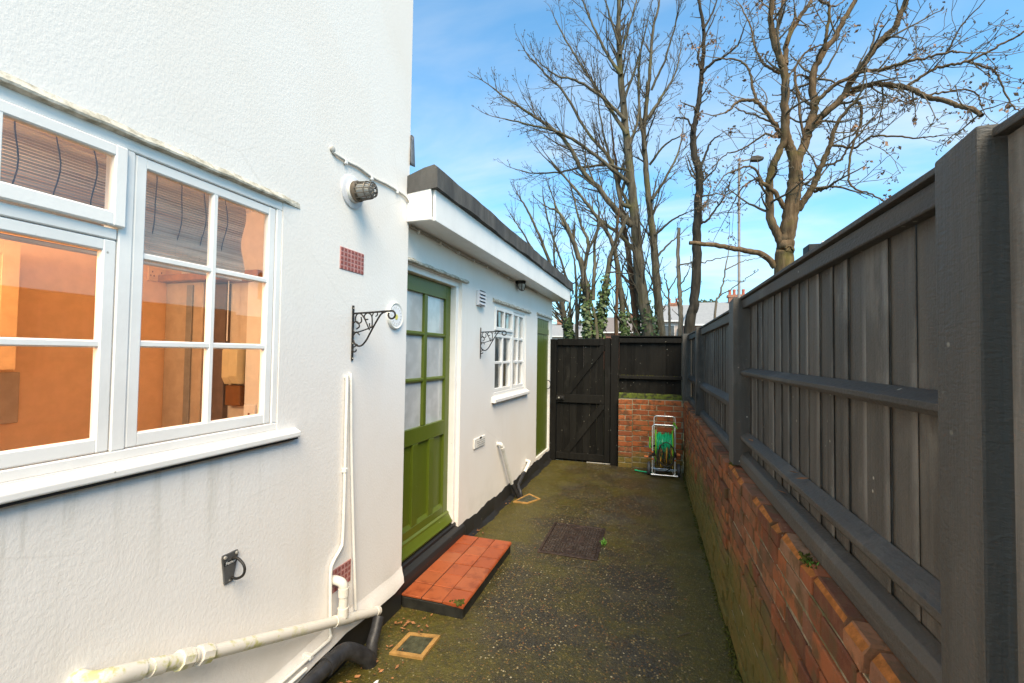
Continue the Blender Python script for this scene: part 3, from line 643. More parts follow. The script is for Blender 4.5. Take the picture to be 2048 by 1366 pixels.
# lead flashing peeling from the corner above the roof
f = MB(); q = []
for i in range(8):
    t_ = i/7; z_ = 3.02-0.20*t_
    q.append(((XM-0.12, YE+0.004, z_), (XM+0.004+0.004*math.sin(i), YE+0.010, z_), (XM+0.008+0.008*t_+0.004*math.sin(i*1.7), YE-0.010+0.006*math.sin(i), z_-0.01), (XM+0.010+0.012*t_, YE+0.030, z_-0.005)))
for r_ in q: f.v += r_
for i in range(7):
    for k in range(3): f.f.append((i*4+k, i*4+k+1, (i+1)*4+k+1, (i+1)*4+k)); f.mi.append(0)
fl = f.build('lead_flashing', 'lead', house, smooth=True); md = fl.modifiers.new('thick', 'SOLIDIFY'); md.thickness = 0.005
# hoods over openings
def hood(y0, y1, z, dr=0.02):
    f = MB(EX); yy = np.linspace(y0, y1, 24)
    for y_ in yy:
        j = 0.004*math.sin(y_*29)+0.003*math.sin(y_*71)
        for q in ((-0.002, z-0.004), (0.026, z+j*0.4), (0.028, z+0.010+j), (-0.002, z+dr+0.012+j)): f.v.append(tuple(EX((q[0], y_, q[1]))))
    for i in range(23):
        for k in range(4): f.f.append((i*4+k, i*4+(k+1) % 4, (i+1)*4+(k+1) % 4, (i+1)*4+k)); f.mi.append(0)
    f.f += [(0, 1, 2, 3), tuple(23*4+k for k in range(4))]; f.mi += [0, 0]
    f.build('hood_strip', 'mortar_strip', ext)
hood(2.53, 3.54, 2.208); hood(4.18, 5.52, 2.130, 0.026); hood(5.88, 6.78, 2.150)
# back door: frame, leaf, panes, panels, weather board
f = MB(EX); f.box((-0.125, DY0-0.012, 0.195), (-0.052, DY0+0.035, 2.16), 0.003); f.box((-0.125, DY1-0.048, 0.195), (-0.03, DY1+0.0, 2.16), 0.003); f.box((-0.125, DY0-0.012, 2.1605), (-0.03, DY1, 2.2045), 0.003)
f.build('door_frame', 'paint_white', ext)
LY0, LY1, LZ0, LZ1 = 2.592, 3.402, 0.202, 2.158; DF, DB = -0.080, -0.122
f = MB(EX)
for a, b in ((LY0, LY0+0.082), (LY1-0.082, LY1)): f.box((DB, a, LZ0), (DF, b, LZ1), 0.003)
for c0, c1 in ((LZ0, 0.36), (0.945, 1.060), (2.045, LZ1)): f.box((DB+0.001, LY0+0.0815, c0), (DF-0.0005, LY1-0.0815, c1), 0.003)
mid = (LY0+LY1)/2
door = f.build('door', 'paint_green', ext); MWD[door.name] = worldloc(ext)
f = MB(EX); f.box((DB+0.002, mid-0.024, 1.0605), (DF-0.002, mid+0.024, 2.0445), 0.004); f.build('glazing_bar', 'paint_green', door)
zr = [1.060, 1.402, 1.745, 2.045]
for z_ in zr[1:3]: MB(EX).prism([(DB+0.003, z_-0.016), (DF-0.012, z_-0.016), (DF-0.003, z_-0.005), (DF-0.003, z_+0.005), (DF-0.012, z_+0.016), (DB+0.003, z_+0.016)], 1, LY0+0.0815, LY1-0.0815).build('glazing_bar', 'paint_green', door)
for a, b in ((LY0+0.08, mid-0.022), (mid+0.022, LY1-0.08)):
    for k in range(3): MB(EX).add([(DB+0.018, a, zr[k]), (DB+0.018, b, zr[k]), (DB+0.018, b, zr[k+1]), (DB+0.018, a, zr[k+1])], [(0, 1, 2, 3)]).build('pane', 'glass_obscure', door)
MB(EX).box((DB-0.004, LY0, 1.0), (DB-0.001, LY1, 2.1)).build('pane_backing', 'pale_backing', door)  # added pale sheet meant to lighten the panes, hidden by the obscure glass
w3 = (LY1-LY0-0.164-2*0.075)/3
for k in range(3):
    a = LY0+0.082+k*(w3+0.075); b = a+w3
    MB(EX).box((DB+0.006, a-0.002, 0.358), (DF-0.020, b+0.002, 0.947)).build('panel', 'paint_green', door)
    if k < 2: MB(EX).box((DB+0.002, b, 0.3602), (DF-0.001, b+0.075, 0.9448), 0.003).build('muntin', 'paint_green', door)
    MB(EX).prism([(DF-0.0195, 0.3605), (DF-0.002, 0.3605), (DF-0.0195, 0.385)], 1, a, b).build('moulding', 'paint_green', door)
MB(EX).prism([(DF-0.001, 0.206), (DF+0.045, 0.206), (DF+0.050, 0.222), (DF+0.040, 0.236), (DF+0.016, 0.276), (DF+0.014, 0.292), (DF-0.001, 0.302)], 1, LY0+0.003, LY1+0.030).build('weather_board', 'paint_green', door)
MB(EX).box((-0.124, DY0-0.010, 0.1), (-0.02, DY1+0.04, 0.194), 0.008).build('threshold', 'paint_black_rough', ext)
f = MB(EX); f.prism([(-0.12, -0.005), (0.036, -0.005), (0.034, 0.12), (0.024, 0.150), (-0.019, 0.165), (-0.12, 0.165)], 1, 2.53, 3.535); f.build('threshold_block', 'paint_black_rough', ext, bevel=0.010)
# small casement window of the extension
def exw(mb, y0, y1, z0, z1, d0, d1, ch=0.003): mb.box((d0, y0, z0), (d1, y1, z1), ch)
f = MB(EX); mq = 4.862
for a, b, c0, c1 in ((QY0, QY0+0.035, QZ0, QZ1), (QY1-0.035, QY1, QZ0, QZ1), (mq-0.022, mq+0.022, QZ0+0.0305, QZ1-0.0355), (QY0+0.0352, QY1-0.0352, QZ0, QZ0+0.03), (QY0+0.0352, QY1-0.0352, QZ1-0.035, QZ1)): exw(f, a, b, c0, c1, -0.085, -0.008)
win2 = f.build('window', 'paint_white', ext); MWD[win2.name] = worldloc(ext)
def ex_casement(y0, y1, z0, z1, cols, rows, prj=0.0, st=0.036):
    X1 = -0.014+prj; X0 = X1-0.04; f = MB(EX)
    f.box((X0, y0, z0), (X1, y0+st, z1), 0.003); f.box((X0, y1-st, z0), (X1, y1, z1), 0.003); f.box((X0+0.0004, y0+st-0.003, z0+0.0004), (X1-0.0007, y1-st+0.003, z0+st), 0.003); f.box((X0+0.0004, y0+st-0.003, z1-st), (X1-0.0007, y1-st+0.003, z1-0.0004), 0.003)
    f.build('casement', 'paint_white', win2); ya, yb, za, zb_ = y0+st, y1-st, z0+st, z1-st
    for k in range(1, cols): y_ = ya+(yb-ya)*k/cols; MB(EX).box((X0+0.006, y_-0.02, za-0.002), (X1-0.003, y_+0.02, zb_+0.002), 0.004).build('glazing_bar', 'paint_white', win2)
    for k in range(1, rows): z_ = za+(zb_-za)*k/rows; MB(EX).box((X0+0.007, ya-0.002, z_-0.014), (X1-0.004, yb+0.002, z_+0.014), 0.004).build('glazing_bar', 'paint_white', win2)
    for i in range(cols):
        for j in range(rows):
            a, b, c0, c1 = ya+(yb-ya)*i/cols+0.002, ya+(yb-ya)*(i+1)/cols-0.002, za+(zb_-za)*j/rows+0.002, za+(zb_-za)*(j+1)/rows-0.002
            MB(EX).add([(X0+0.015, a, c0), (X0+0.015, b, c0), (X0+0.015, b, c1), (X0+0.015, a, c1)], [(0, 1, 2, 3)]).build('pane', 'glass_door', win2)
ex_casement(QY0+0.037, mq-0.024, QZ0+0.031, 1.815, 2, 2); ex_casement(QY0+0.028, mq-0.015, 1.848, QZ1-0.036, 2, 1, 0.018); ex_casement(mq+0.024, QY1-0.037, QZ0+0.031, QZ1-0.036, 2, 3)
MB(EX).box((-0.08, QY0+0.0355, 1.817), (-0.012, mq-0.0225, 1.846), 0.003).build('transom', 'paint_white', win2)
f = MB(EX); f.prism([(-0.09, 1.118), (0.040, 1.112), (0.044, 1.118), (0.044, 1.146), (-0.008, 1.1795), (-0.09, 1.1795)], 1, QY0-0.045, QY1+0.05); f.build('sill', 'paint_white', win2, bevel=0.003)
MB(EX).box((-1.9, 3.6, 0.3), (-0.9, 6.4, 2.4)).build('room_wall', 'dim_room', ext)
f = MB(EX); f.box((-0.17, 5.02, QZ0), (-0.15, 5.06, 1.52)); f.build('shelf_post', 'shelf_wood', ext)
MB(EX).box((-0.20, QY0, QZ0-0.02), (-0.195, QY1, QZ1)).build('pane_tone_sheet', 'dim_sheet', ext)  # added grey sheet behind the glass, makes the panes read mid-grey
# store door at the far end
f = MB(EX)
for k in range(5):
    a = SY0+0.002+k*(SY1-SY0-0.034)/5; MB(EX).box((-0.045, a+0.0015, SZ0+0.006), (-0.022, a+(SY1-SY0-0.034)/5-0.0015, SZ1-0.02), 0.003) and f.box((-0.045, a+0.0012, SZ0+0.006), (-0.022, a+(SY1-SY0-0.034)/5-0.0012, SZ1-0.02), 0.003)
sdoor = f.build('store_door', 'paint_green', ext); MWD[sdoor.name] = worldloc(ext)
MB(EX).box((-0.07, SY0+0.0, SZ0), (-0.0455, SY1-0.031, SZ1-0.02)).build('door_back', 'paint_green', sdoor)
MB(EX).box((-0.0215, SY0+0.02, 1.90), (-0.008, SY1-0.05, 1.985), 0.003).build('ledge', 'paint_green', sdoor)
f = MB(EX); f.box((-0.08, SY1-0.030, SZ0), (-0.006, SY1, SZ1), 0.003); f.box((-0.08, SY0, SZ1-0.018), (-0.006, SY1-0.0305, SZ1), 0.003); f.build('door_frame', 'paint_white', ext)
MB(EX).tube([(-0.02, SY1-0.075, 1.22), (0.012, SY1-0.075, 1.215), (0.032, SY1-0.075, 1.18), (0.032, SY1-0.075, 1.13), (0.012, SY1-0.075, 1.095), (-0.02, SY1-0.075, 1.09)], 0.006, 7).build('pull_handle', 'wrought_iron', sdoor, smooth=True)
# louvre vents on the extension wall
v1 = empty('louvre_vent', tuple(EX((0, 3.83, 2.04))), 'small grey louvred vent high on the wall beside the door', 'vent')
MB(EX).box((0.0005, 3.752, 2.045), (0.030, 3.912, 2.185), 0.004).build('frame', 'galvanised', v1)
for k in range(4): MB(EX).prism([(0.0302, 2.058+k*0.032), (0.048, 2.052+k*0.032), (0.0302, 2.080+k*0.032)], 1, 3.765, 3.900).build('slat', 'galvanised', v1)
for k in range(4): MB(EX).box((0.0303, 3.766, 2.0805+k*0.032), (0.0335, 3.899, 2.0885+k*0.032)).build('slot', 'pipe_black', v1)
v2 = empty('low_vent', tuple(EX((0, 3.87, 0.74))), 'cream plastic vent low on the wall with horizontal slots', 'vent')
MB(EX).box((0.0005, 3.742, 0.742), (0.014, 4.005, 0.832), 0.004).build('plate', 'pipe_white', v2)
for k in range(3): MB(EX).box((0.0142, 3.80, 0.762+k*0.018), (0.0165, 3.99, 0.769+k*0.018)).build('slot', 'cable_grey', v2)
MB(EX).box((0.0142, 3.86, 0.820), (0.020, 3.90, 0.834)).build('latch', 'pipe_black', v2)

# ------------------------------------------------------------------ right boundary: brick wall, posts, fence bays
def brick_mesh(name, ln, ht, dp, axis, seed, mats=('brick', 'brick_raw'), chip=False):
    """one brick, origin in the middle of its face; length along `axis` (0 = X, 1 = Y)"""
    rg = random.Random(seed); bm = bmesh.new(); bmesh.ops.create_cube(bm, size=1)
    for q in bm.verts: q.co = Vector((q.co.x*ln, q.co.y*dp+dp/2, q.co.z*ht))
    if chip:
        for _ in range(rg.choice((1, 1, 2))):
            n_ = Vector((rg.uniform(-0.16, 0.16), -rg.uniform(0.5, 1.0), rg.uniform(0.6, 1.0))).normalized()
            pt = Vector((0, rg.uniform(0.004, 0.016), ht/2-rg.uniform(0.003, 0.010)))
            r_ = bmesh.ops.bisect_plane(bm, geom=bm.verts[:]+bm.edges[:]+bm.faces[:], plane_co=pt, plane_no=n_, clear_outer=True)
            e_ = [e for e in r_['geom_cut'] if isinstance(e, bmesh.types.BMEdge)]
            old = set(bm.faces); bmesh.ops.holes_fill(bm, edges=[e for e in bm.edges if e.is_boundary], sides=0)
            for fc in bm.faces:
                if fc not in old: fc.material_index = 1
    bmesh.ops.bevel(bm, geom=[e for e in bm.edges if e.is_manifold], offset=0.0035, segments=1, affect='EDGES', profile=0.5)
    for q in bm.verts: q.co += Vector((rg.uniform(-1, 1)*0.0022, rg.uniform(-1, 1)*0.0022, rg.uniform(-1, 1)*0.0018))
    if axis == 1:
        for q in bm.verts: q.co = Vector((q.co.y, -q.co.x, q.co.z))
    bmesh.ops.recalc_face_normals(bm, faces=bm.faces[:])
    me = bpy.data.meshes.new(name); bm.to_mesh(me); bm.free()
    for q in mats: me.materials.append(MAT[q])
    return me
BX = 0.440; CO = 0.0755; NC = 13; WTOP = NC*CO
bw = empty('brick_wall', (BX, 3.0, 0), 'low old red brick wall along the right side carrying the fence', 'brick wall')
f = MB(); f.box((BX+0.0095, -2.0, -0.02), (BX+0.215, 6.70, WTOP-CO+0.004)); f.box((BX+0.096, -2.0, WTOP-CO+0.0035), (BX+0.215, 3.0, WTOP-0.012)); f.box((BX+0.088, 3.001, WTOP-CO+0.0035), (BX+0.2145, 6.70, WTOP-0.022)); f.build('mortar', 'mortar', bw)
st_m = [brick_mesh('stretcher_%d' % k, 0.213, 0.0625, 0.07, 1, k) for k in range(6)]; hd_m = [brick_mesh('header_%d' % k, 0.1015, 0.0625, 0.07, 1, 20+k) for k in range(5)]
st_t = [brick_mesh('stretcher_top_%d' % k, 0.213, 0.0625, 0.095, 1, 40+k, chip=(k % 3 == 1)) for k in range(9)]; hd_t = [brick_mesh('header_top_%d' % k, 0.1015, 0.0625, 0.095, 1, 60+k, chip=(k % 3 == 0)) for k in range(6)]
cand = []
for c_ in range(NC):
    y_ = -1.4+(0.1630 if c_ % 2 else 0.0)+random.uniform(-0.012, 0.012); k = c_
    while y_ < 6.55:
        st_ = (k % 2 == 0); ln = 0.213 if st_ else 0.1015
        yc = y_+ln/2; zc = CO*(c_+0.5)
        if 2.93 < yc < 3.01 and c_ == NC-1: y_ += ln+0.0115; k += 1; continue
        near = yc-ln/2 < 6.6
        # size on the photo: smaller with distance; out of frame when too near below the lens
        ylim = 2.42-1.50*zc/0.98
        vis = yc > ylim-0.1
        if yc+ln/2 < 6.66: cand.append((vis, ln*0.066*BX/max(yc, 0.4)**3, st_, c_, yc, zc))
        y_ += ln+0.0105; k += 1
cand.sort(key=lambda q: (not q[0], -q[1]))
rest = MB()
for i, (vis, _, st_, c_, yc, zc) in enumerate(cand):
    top = c_ == NC-1; me = random.choice((st_t if st_ else hd_t) if top else (st_m if st_ else hd_m))
    dx = random.gauss(0, 0.0022)+(-0.014 if yc > 3.0 else 0.0)+0.004*math.sin(yc*2+c_)
    dz = random.gauss(0, 0.0012)+0.005*math.sin(yc*1.3+0.4)
    if i < 300: 
        o = place('brick', me, (BX+dx, yc, zc+dz), bw); o.rotation_euler = (random.gauss(0, 0.006), 0, random.gauss(0, 0.008))
    else:
        base = len(rest.v); rest.v += [(q.co.x+BX+dx, q.co.y+yc, q.co.z+zc+dz) for q in me.vertices]
        rest.f += [tuple(j+base for j in p_.vertices) for p_ in me.polygons]; rest.mi += [0]*len(me.polygons)
t = MT('brick_far', 0.88, 0.2); ci = t.voro(6.5, vec=t.pos((0.2, 1, 2.2)), out='Color'); sc_ = t.n('ShaderNodeSeparateColor'); t.l(ci, sc_.inputs[0])
c = t.ramp(sc_.outputs[0], [(0, (0.20, 0.070, 0.038)), (0.4, (0.30, 0.09, 0.036)), (0.7, (0.36, 0.13, 0.05)), (1, (0.27, 0.14, 0.08))])
z = t.xyz(2); mm = t.math('ADD', t.step(z, 0.0, 0.80, 0.56, -0.12), t.math('SUBTRACT', t.noise(4.5, 6, 0.65), 0.42)); c = t.mix(t.step(mm, 0.12, 0.5, 0, 0.78), c, (0.13, 0.13, 0.03)); t.color(c); t.bump(t.noise(55, 5, 0.7), 0.7, 0.007); MAT['brick_far'] = t.m
tag(rest.build('bricks_far', 'brick_far', bw), kind='stuff')

def fence_bay(name, y0, y1, label, rails, top, bot, bx=0.548, nb=None, seed=1, mat='fence_board'):
    """boards, rails, capping; built in place along the wall"""
    rg = random.Random(seed); b_ = empty(name, (bx, (y0+y1)/2, WTOP), label, 'fence', 'fence bays along the right wall')
    n_ = nb or max(2, round((y1-y0)/0.112)); w_ = (y1-y0)/n_
    me = bpy.data.meshes.new('feather_board'); H_ = top-bot; pr = [(-0.0165, 0.0012), (-0.0180, 0.003), (-0.0160, w_*0.5), (-0.0125, w_*1.05), (0.004, w_*1.05), (0.004, 0.006), (-0.0125, 0.005)]; me.from_pydata([(a, b, 0) for a, b in pr]+[(a, b, H_) for a, b in pr], [], [tuple(range(7))[::-1], tuple(range(7, 14))]+[(i, (i+1) % 7, 7+(i+1) % 7, 7+i) for i in range(7)])
    me.materials.append(MAT[mat])
    bm = bmesh.new(); bm.from_mesh(me); bmesh.ops.recalc_face_normals(bm, faces=bm.faces[:]); bm.to_mesh(me); bm.free()
    for k in range(n_):
        o = place('board', me, (bx+rg.uniform(-0.002, 0.002), y0+k*w_, bot+rg.uniform(-0.004, 0.0)), b_); o.scale = (1, (0.88 if k == n_-1 else 1.0), 1)
        o.rotation_euler = (rg.gauss(0, 0.0025), 0, rg.gauss(0, 0.012))
    for (z0, z1, shape, nm) in rails:
        f = MB(); x0 = 0.488; x1 = bx-0.0185
        if shape == 'arris': poly = [(x0+0.010, z0), (x0, z0+0.012), (x0, z0+(z1-z0)*0.55), (x1, z1), (x1, z0)]
        elif shape == 'gravel': poly = [(x0-0.002, z0), (x0-0.002, z1-0.03), (x0+0.010, z1-0.010), (x1, z1), (x1, z0)]
        else: poly = [(x0+0.012, z0), (x0+0.010, z0+0.004), (x0+0.010, z1-0.004), (x0+0.014, z1), (x1, z1), (x1, z0)]
        f.prism(poly, 1, y0+0.002, y1-0.002); f.build(nm, 'fence_rail', b_, bevel=0.0025)
    xc = min(0.486, bx-0.030); MB().prism([(xc, top+0.0005), (bx+0.02, top+0.0005), (bx+0.02, top+0.018), (xc, top+0.014)], 1, y0+0.002, y1-0.002).build('capping', 'fence_rail', b_, bevel=0.003)
    return b_
def fence_post(y0, y1, label, top, x0=0.452, x1=0.575, bot=None, slant=0.012):
    f = MB(); f.prism([(y0, bot or WTOP), (y1, bot or WTOP), (y1, top-slant), (y0, top)], 0, x0, x1)
    o = f.build('fence_post', 'fence_post', loc=((x0+x1)/2, (y0+y1)/2, bot or WTOP), bevel=0.004); tag(o, label, 'post', 'fence posts along the right wall'); return o
R1 = [(1.884, 1.934, 'flat', 'top_rail'), (1.497, 1.543, 'arris', 'rail'), (1.124, 1.178, 'arris', 'rail'), (0.985, 1.062, 'gravel', 'gravel_board')]
R2 = [(1.838, 1.902, 'flat', 'top_rail'), (1.268, 1.342, 'arris', 'rail'), (0.982, 1.046, 'gravel', 'gravel_board')]
fence_bay('fence_bay', -1.15, 0.812, 'nearest fence bay cut off by the right edge of the photo', [], 1.922, WTOP+0.004, bx=0.4965, seed=3, mat='fence_flash_weathered')
fence_bay('fence_bay', 0.9185, 2.845, 'large near fence bay of wide black boards with three rails', R1, 1.936, 1.0, nb=17, seed=4)
fence_bay('fence_bay', 3.03, 5.09, 'middle fence bay of black boards between the two slim posts', R2, 1.903, 0.99, seed=5)
fence_bay('fence_bay', 5.22, 6.73, 'far fence bay of black boards next to the back corner', R2, 1.900, 0.99, seed=6)
fence_post(0.814, 0.9175, 'wide weathered fence post nearest the lens with a scuffed pale edge', 1.945)
fence_post(2.846, 3.000, 'black fence post where the brick wall steps, second from the lens', 1.950)
fence_post(5.092, 5.200, 'black fence post third along the right wall', 1.925)
fence_post(6.735, 6.83, 'black corner fence post where side and back fences meet', 1.93, 0.42, 0.53)

# ------------------------------------------------------------------ back wall, back fence, gate
BY = 6.70
bk = empty('back_brick_wall', (0, BY, 0), 'short red brick wall with a pier behind the hose reel', 'brick wall')
MB().box((-0.455, BY+0.006, -0.02), (BX-0.012, BY+0.2, WTOP-0.004)).build('mortar', 'mortar', bk)
MB().box((-0.452, BY-0.072, -0.02), (-0.262, BY+0.005, WTOP-0.006)).build('pier_mortar', 'mortar', bk)
bs = [brick_mesh('back_stretcher_%d' % k, 0.213, 0.0635, 0.06, 0, 80+k, ('brick_back', 'brick_raw')) for k in range(5)]; bh = [brick_mesh('back_half_%d' % k, 0.1015, 0.0635, 0.06, 0, 90+k, ('brick_back', 'brick_raw')) for k in range(4)]
p1 = [brick_mesh('pier_full_%d' % k, 0.188, 0.0635, 0.06, 0, 100+k, ('brick_back', 'brick_raw')) for k in range(3)]; p2 = [brick_mesh('pier_half_%d' % k, 0.089, 0.0635, 0.06, 0, 110+k, ('brick_back', 'brick_raw')) for k in range(3)]
for c_ in range(NC):
    z_ = CO*(c_+0.5)
    if c_ % 2 == 0: o = place('brick', random.choice(p1), (-0.357, BY-0.078, z_), bk)
    else:
        for x_ in (-0.4065, -0.3075): place('brick', random.choice(p2), (x_, BY-0.078+random.gauss(0, 0.0015), z_), bk)
    x_ = -0.256-(0.11 if c_ % 2 else 0.0)
    while x_ < BX-0.02:
        a = max(x_, -0.256); b = min(x_+0.213, BX-0.014)
        if b-a > 0.16: place('brick', random.choice(bs), ((a+b)/2, BY+random.gauss(0, 0.002), z_), bk).scale = ((b-a)/0.213, 1, 1)
        elif b-a > 0.05: place('brick', random.choice(bh), ((a+b)/2, BY+random.gauss(0, 0.002), z_), bk).scale = ((b-a)/0.1015, 1, 1)
        x_ += 0.2235
bf = empty('back_fence', (0, BY+0.08, WTOP), 'black back fence above the brick pier with mossy rails', 'fence')
FB = BY+0.10; n_ = 8; w_ = (0.405+0.46)/n_
for k in range(n_):
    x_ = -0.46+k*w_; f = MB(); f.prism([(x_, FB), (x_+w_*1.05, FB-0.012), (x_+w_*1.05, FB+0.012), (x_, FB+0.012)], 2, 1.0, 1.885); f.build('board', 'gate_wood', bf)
for z0, z1, mt, nm in ((1.800, 1.878, 'gate_wood', 'top_rail'), (1.272, 1.325, 'gate_wood', 'rail'), (0.985, 1.062, 'mossy_wood', 'gravel_board')):
    f = MB(); f.prism([(FB-0.014, z1), (FB-0.050, z1-0.018), (FB-0.052, z0), (FB-0.014, z0)], 0, -0.458, 0.415); f.build(nm, mt, bf, bevel=0.002)
MB().box((-0.46, FB-0.06, 1.8855), (0.415, FB+0.02, 1.902), 0.002).build('capping', 'gate_wood', bf)
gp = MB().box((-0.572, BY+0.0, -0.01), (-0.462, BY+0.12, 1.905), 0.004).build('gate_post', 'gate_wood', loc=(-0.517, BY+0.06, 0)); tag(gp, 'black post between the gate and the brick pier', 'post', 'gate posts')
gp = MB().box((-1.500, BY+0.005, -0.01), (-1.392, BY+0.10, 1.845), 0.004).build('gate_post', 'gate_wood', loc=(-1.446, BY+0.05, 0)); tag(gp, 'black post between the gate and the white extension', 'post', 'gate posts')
GY = BY+0.035
gt = empty('gate', (-0.98, GY, 0.02), 'closed black ledged and braced timber gate', 'gate')
GX0, GX1 = -1.388, -0.576
n_ = 8; w_ = (GX1-GX0)/n_
for k in range(n_):
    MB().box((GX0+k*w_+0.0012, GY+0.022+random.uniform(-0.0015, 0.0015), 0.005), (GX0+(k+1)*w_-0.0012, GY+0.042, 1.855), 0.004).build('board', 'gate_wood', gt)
for z0, z1 in ((1.752, 1.852), (0.885, 1.010), (0.032, 0.130)): MB().box((GX0+0.004, GY-0.010, z0), (GX1-0.088, GY+0.0195, z1), 0.004).build('rail', 'gate_wood', gt)
MB().box((GX1-0.086, GY-0.012, 0.028), (GX1-0.002, GY+0.0195, 1.866), 0.004).build('stile', 'gate_wood', gt)
for za, zb_ in ((1.015, 1.748), (0.135, 0.880)):
    f = MB(); f.prism([(GX0+0.10, za), (GX0+0.21, za), (GX1-0.09, zb_-0.06), (GX1-0.09, zb_), (GX1-0.155, zb_)], 1, GY-0.009, GY+0.0195); f.build('brace', 'gate_wood', gt, bevel=0.002)
lk = MB().box((GX0+0.002, GY-0.030, 0.925), (GX0+0.125, GY-0.0105, 0.985), 0.003).build('lock', 'wrought_iron', gt); MWD[lk.name] = worldloc(gt)
MB().lathe((GX0+0.045, GY-0.0305, 0.955), (0, -1, 0), [(0.013, 0), (0.013, 0.012), (0.006, 0.014)], 12).build('cylinder', 'bolt_zinc', lk, smooth=True); MB().lathe((GX0+0.095, GY-0.0305, 0.955), (0, -1, 0), [(0.016, 0), (0.018, 0.025), (0.010, 0.034)], 12).build('knob', 'wrought_iron', lk, smooth=True)
MB().box((GX1-0.34, GY-0.014, 0.006), (GX1+0.004, GY+0.05, 0.014)).build('bottom_strip', 'cable_grey', gt)

# ------------------------------------------------------------------ tiled step at the door
stp = empty('doorstep', (-1.29, 3.0, 0), 'orange quarry-tiled doorstep with black sides below the green door', 'doorstep')
TX0, TX1, TY0, TY1, TZ = -1.503, -1.075, 2.521, 3.495, 0.082
MB().box((TX0, TY0+0.006, -0.01), (TX1-0.006, TY1-0.006, TZ-0.016), 0.008).build('base', 'step_base', stp)
MB().box((TX0+0.002, TY0+0.008, TZ-0.0159), (TX1-0.008, TY1-0.008, TZ-0.005)).build('grout', 'grout', stp)
cw = (TX1-TX0)/3; rw = (TY1-TY0)/6
for i in range(3):
    for j in range(6):
        a, b = TX0+i*cw+0.003, TX0+(i+1)*cw-0.003; c0, c1 = TY0+j*rw+0.003, TY0+(j+1)*rw-0.003; h = random.uniform(-0.0012, 0.0012); f = MB()
        if i == 2:
            f.prism([(a, TZ-0.014), (b, TZ-0.022), (b+0.004, TZ-0.012), (b-0.002, TZ-0.003+h), (b-0.012, TZ+h), (a, TZ+h)], 1, c0, c1)
        else: f.box((a, c0, TZ-0.014), (b, c1, TZ+h), 0.0025)
        f.build('tile', 'quarry_tile', stp)
f = MB()
for k in range(70):
    a = random.random(); p_ = (TX1-0.03+random.gauss(0, 0.012)-0.06*a*random.random(), TY0+0.012+random.gauss(0, 0.010)+0.05*(1-a)*random.random(), TZ+0.001); r_ = random.uniform(0.003, 0.008)
    f.lathe(p_, (0, 0, 1), [(r_, -0.004), (r_*0.9, r_*0.4), (r_*0.3, r_*0.7)], 5)
tag(f.build('moss_clump', 'moss', loc=(TX1-0.03, TY0, TZ), smooth=True), 'cushion of green moss on the near corner of the tiled step', 'moss', kind='stuff')

# ------------------------------------------------------------------ covers in the paving
mh = empty('manhole_cover', (-0.635, 3.89, 0.006), 'rusty brown cast iron manhole cover with a diamond tread', 'manhole cover')
MX0, MX1, MY0, MY1 = -0.876, -0.394, 3.555, 4.228
f = MB(); 
for lo, hi in (((MX0, MY0), (MX1, MY0+0.022)), ((MX0, MY1-0.022), (MX1, MY1)), ((MX0, MY0+0.0222), (MX0+0.022, MY1-0.0222)), ((MX1-0.022, MY0+0.0222), (MX1, MY1-0.0222))): f.box((lo[0], lo[1], -0.01), (hi[0], hi[1], 0.010), 0.002)
f.build('frame', 'cast_iron', mh); MB().box((MX0+0.025, MY0+0.025, -0.01), (MX1-0.025, MY1-0.025, 0.0075), 0.002).build('plate', 'cast_iron', mh)
f = MB(); cx, cy = (MX0+MX1)/2, (MY0+MY1)/2
for sgn in (-1, 1):
    for k in range(-24, 25):
        off = k*0.046
        for a0 in np.arange(-0.36, 0.36, 0.03):
            p0 = (cx+(a0)*0.7071+sgn*off*0.7071*0, cy); 
            xa, ya = cx+a0*0.7071-sgn*off*0.5, cy+sgn*a0*0.7071+off*0.5
            xb, yb = cx+(a0+0.03)*0.7071-sgn*off*0.5, cy+sgn*(a0+0.03)*0.7071+off*0.5
            if all(MX0+0.032 < q[0] < MX1-0.032 and MY0+0.034 < q[1] < MY1-0.034 and not (abs(q[0]-cx) < 0.075 and abs(q[1]-cy) < 0.085) and abs(math.hypot(q[0]-cx, abs(q[1]-cy)-0.245)) > 0.052 for q in ((xa, ya), (xb, yb))):
                f.beam((xa, ya, 0.0090), (xb, yb, 0.0090), 0.0095, 0.006)
tag(f.build('tread_ribs', 'glint_iron', mh), kind='stuff')
for s_ in (-1, 1): MB().lathe((cx, cy+s_*0.245, 0.0076), (0, 0, 1), [(0.042, 0), (0.042, 0.003), (0.033, 0.004), (0.030, 0.001)], 18).build('key_recess', 'cast_iron', mh, smooth=True)
f = MB()
for (a, b) in (((-0.050, 0.05), (-0.050, -0.05)), ((-0.050, 0.0), (-0.020, 0.005)), ((-0.018, 0.004), (-0.015, -0.05)), ((0.015, 0.045), (0.015, -0.05)), ((0.042, 0.05), (0.042, -0.045))): f.beam((cx+a[0], cy+a[1], 0.009), (cx+b[0], cy+b[1], 0.009), 0.009, 0.005)
f.build('raised_mark', 'glint_iron', mh)
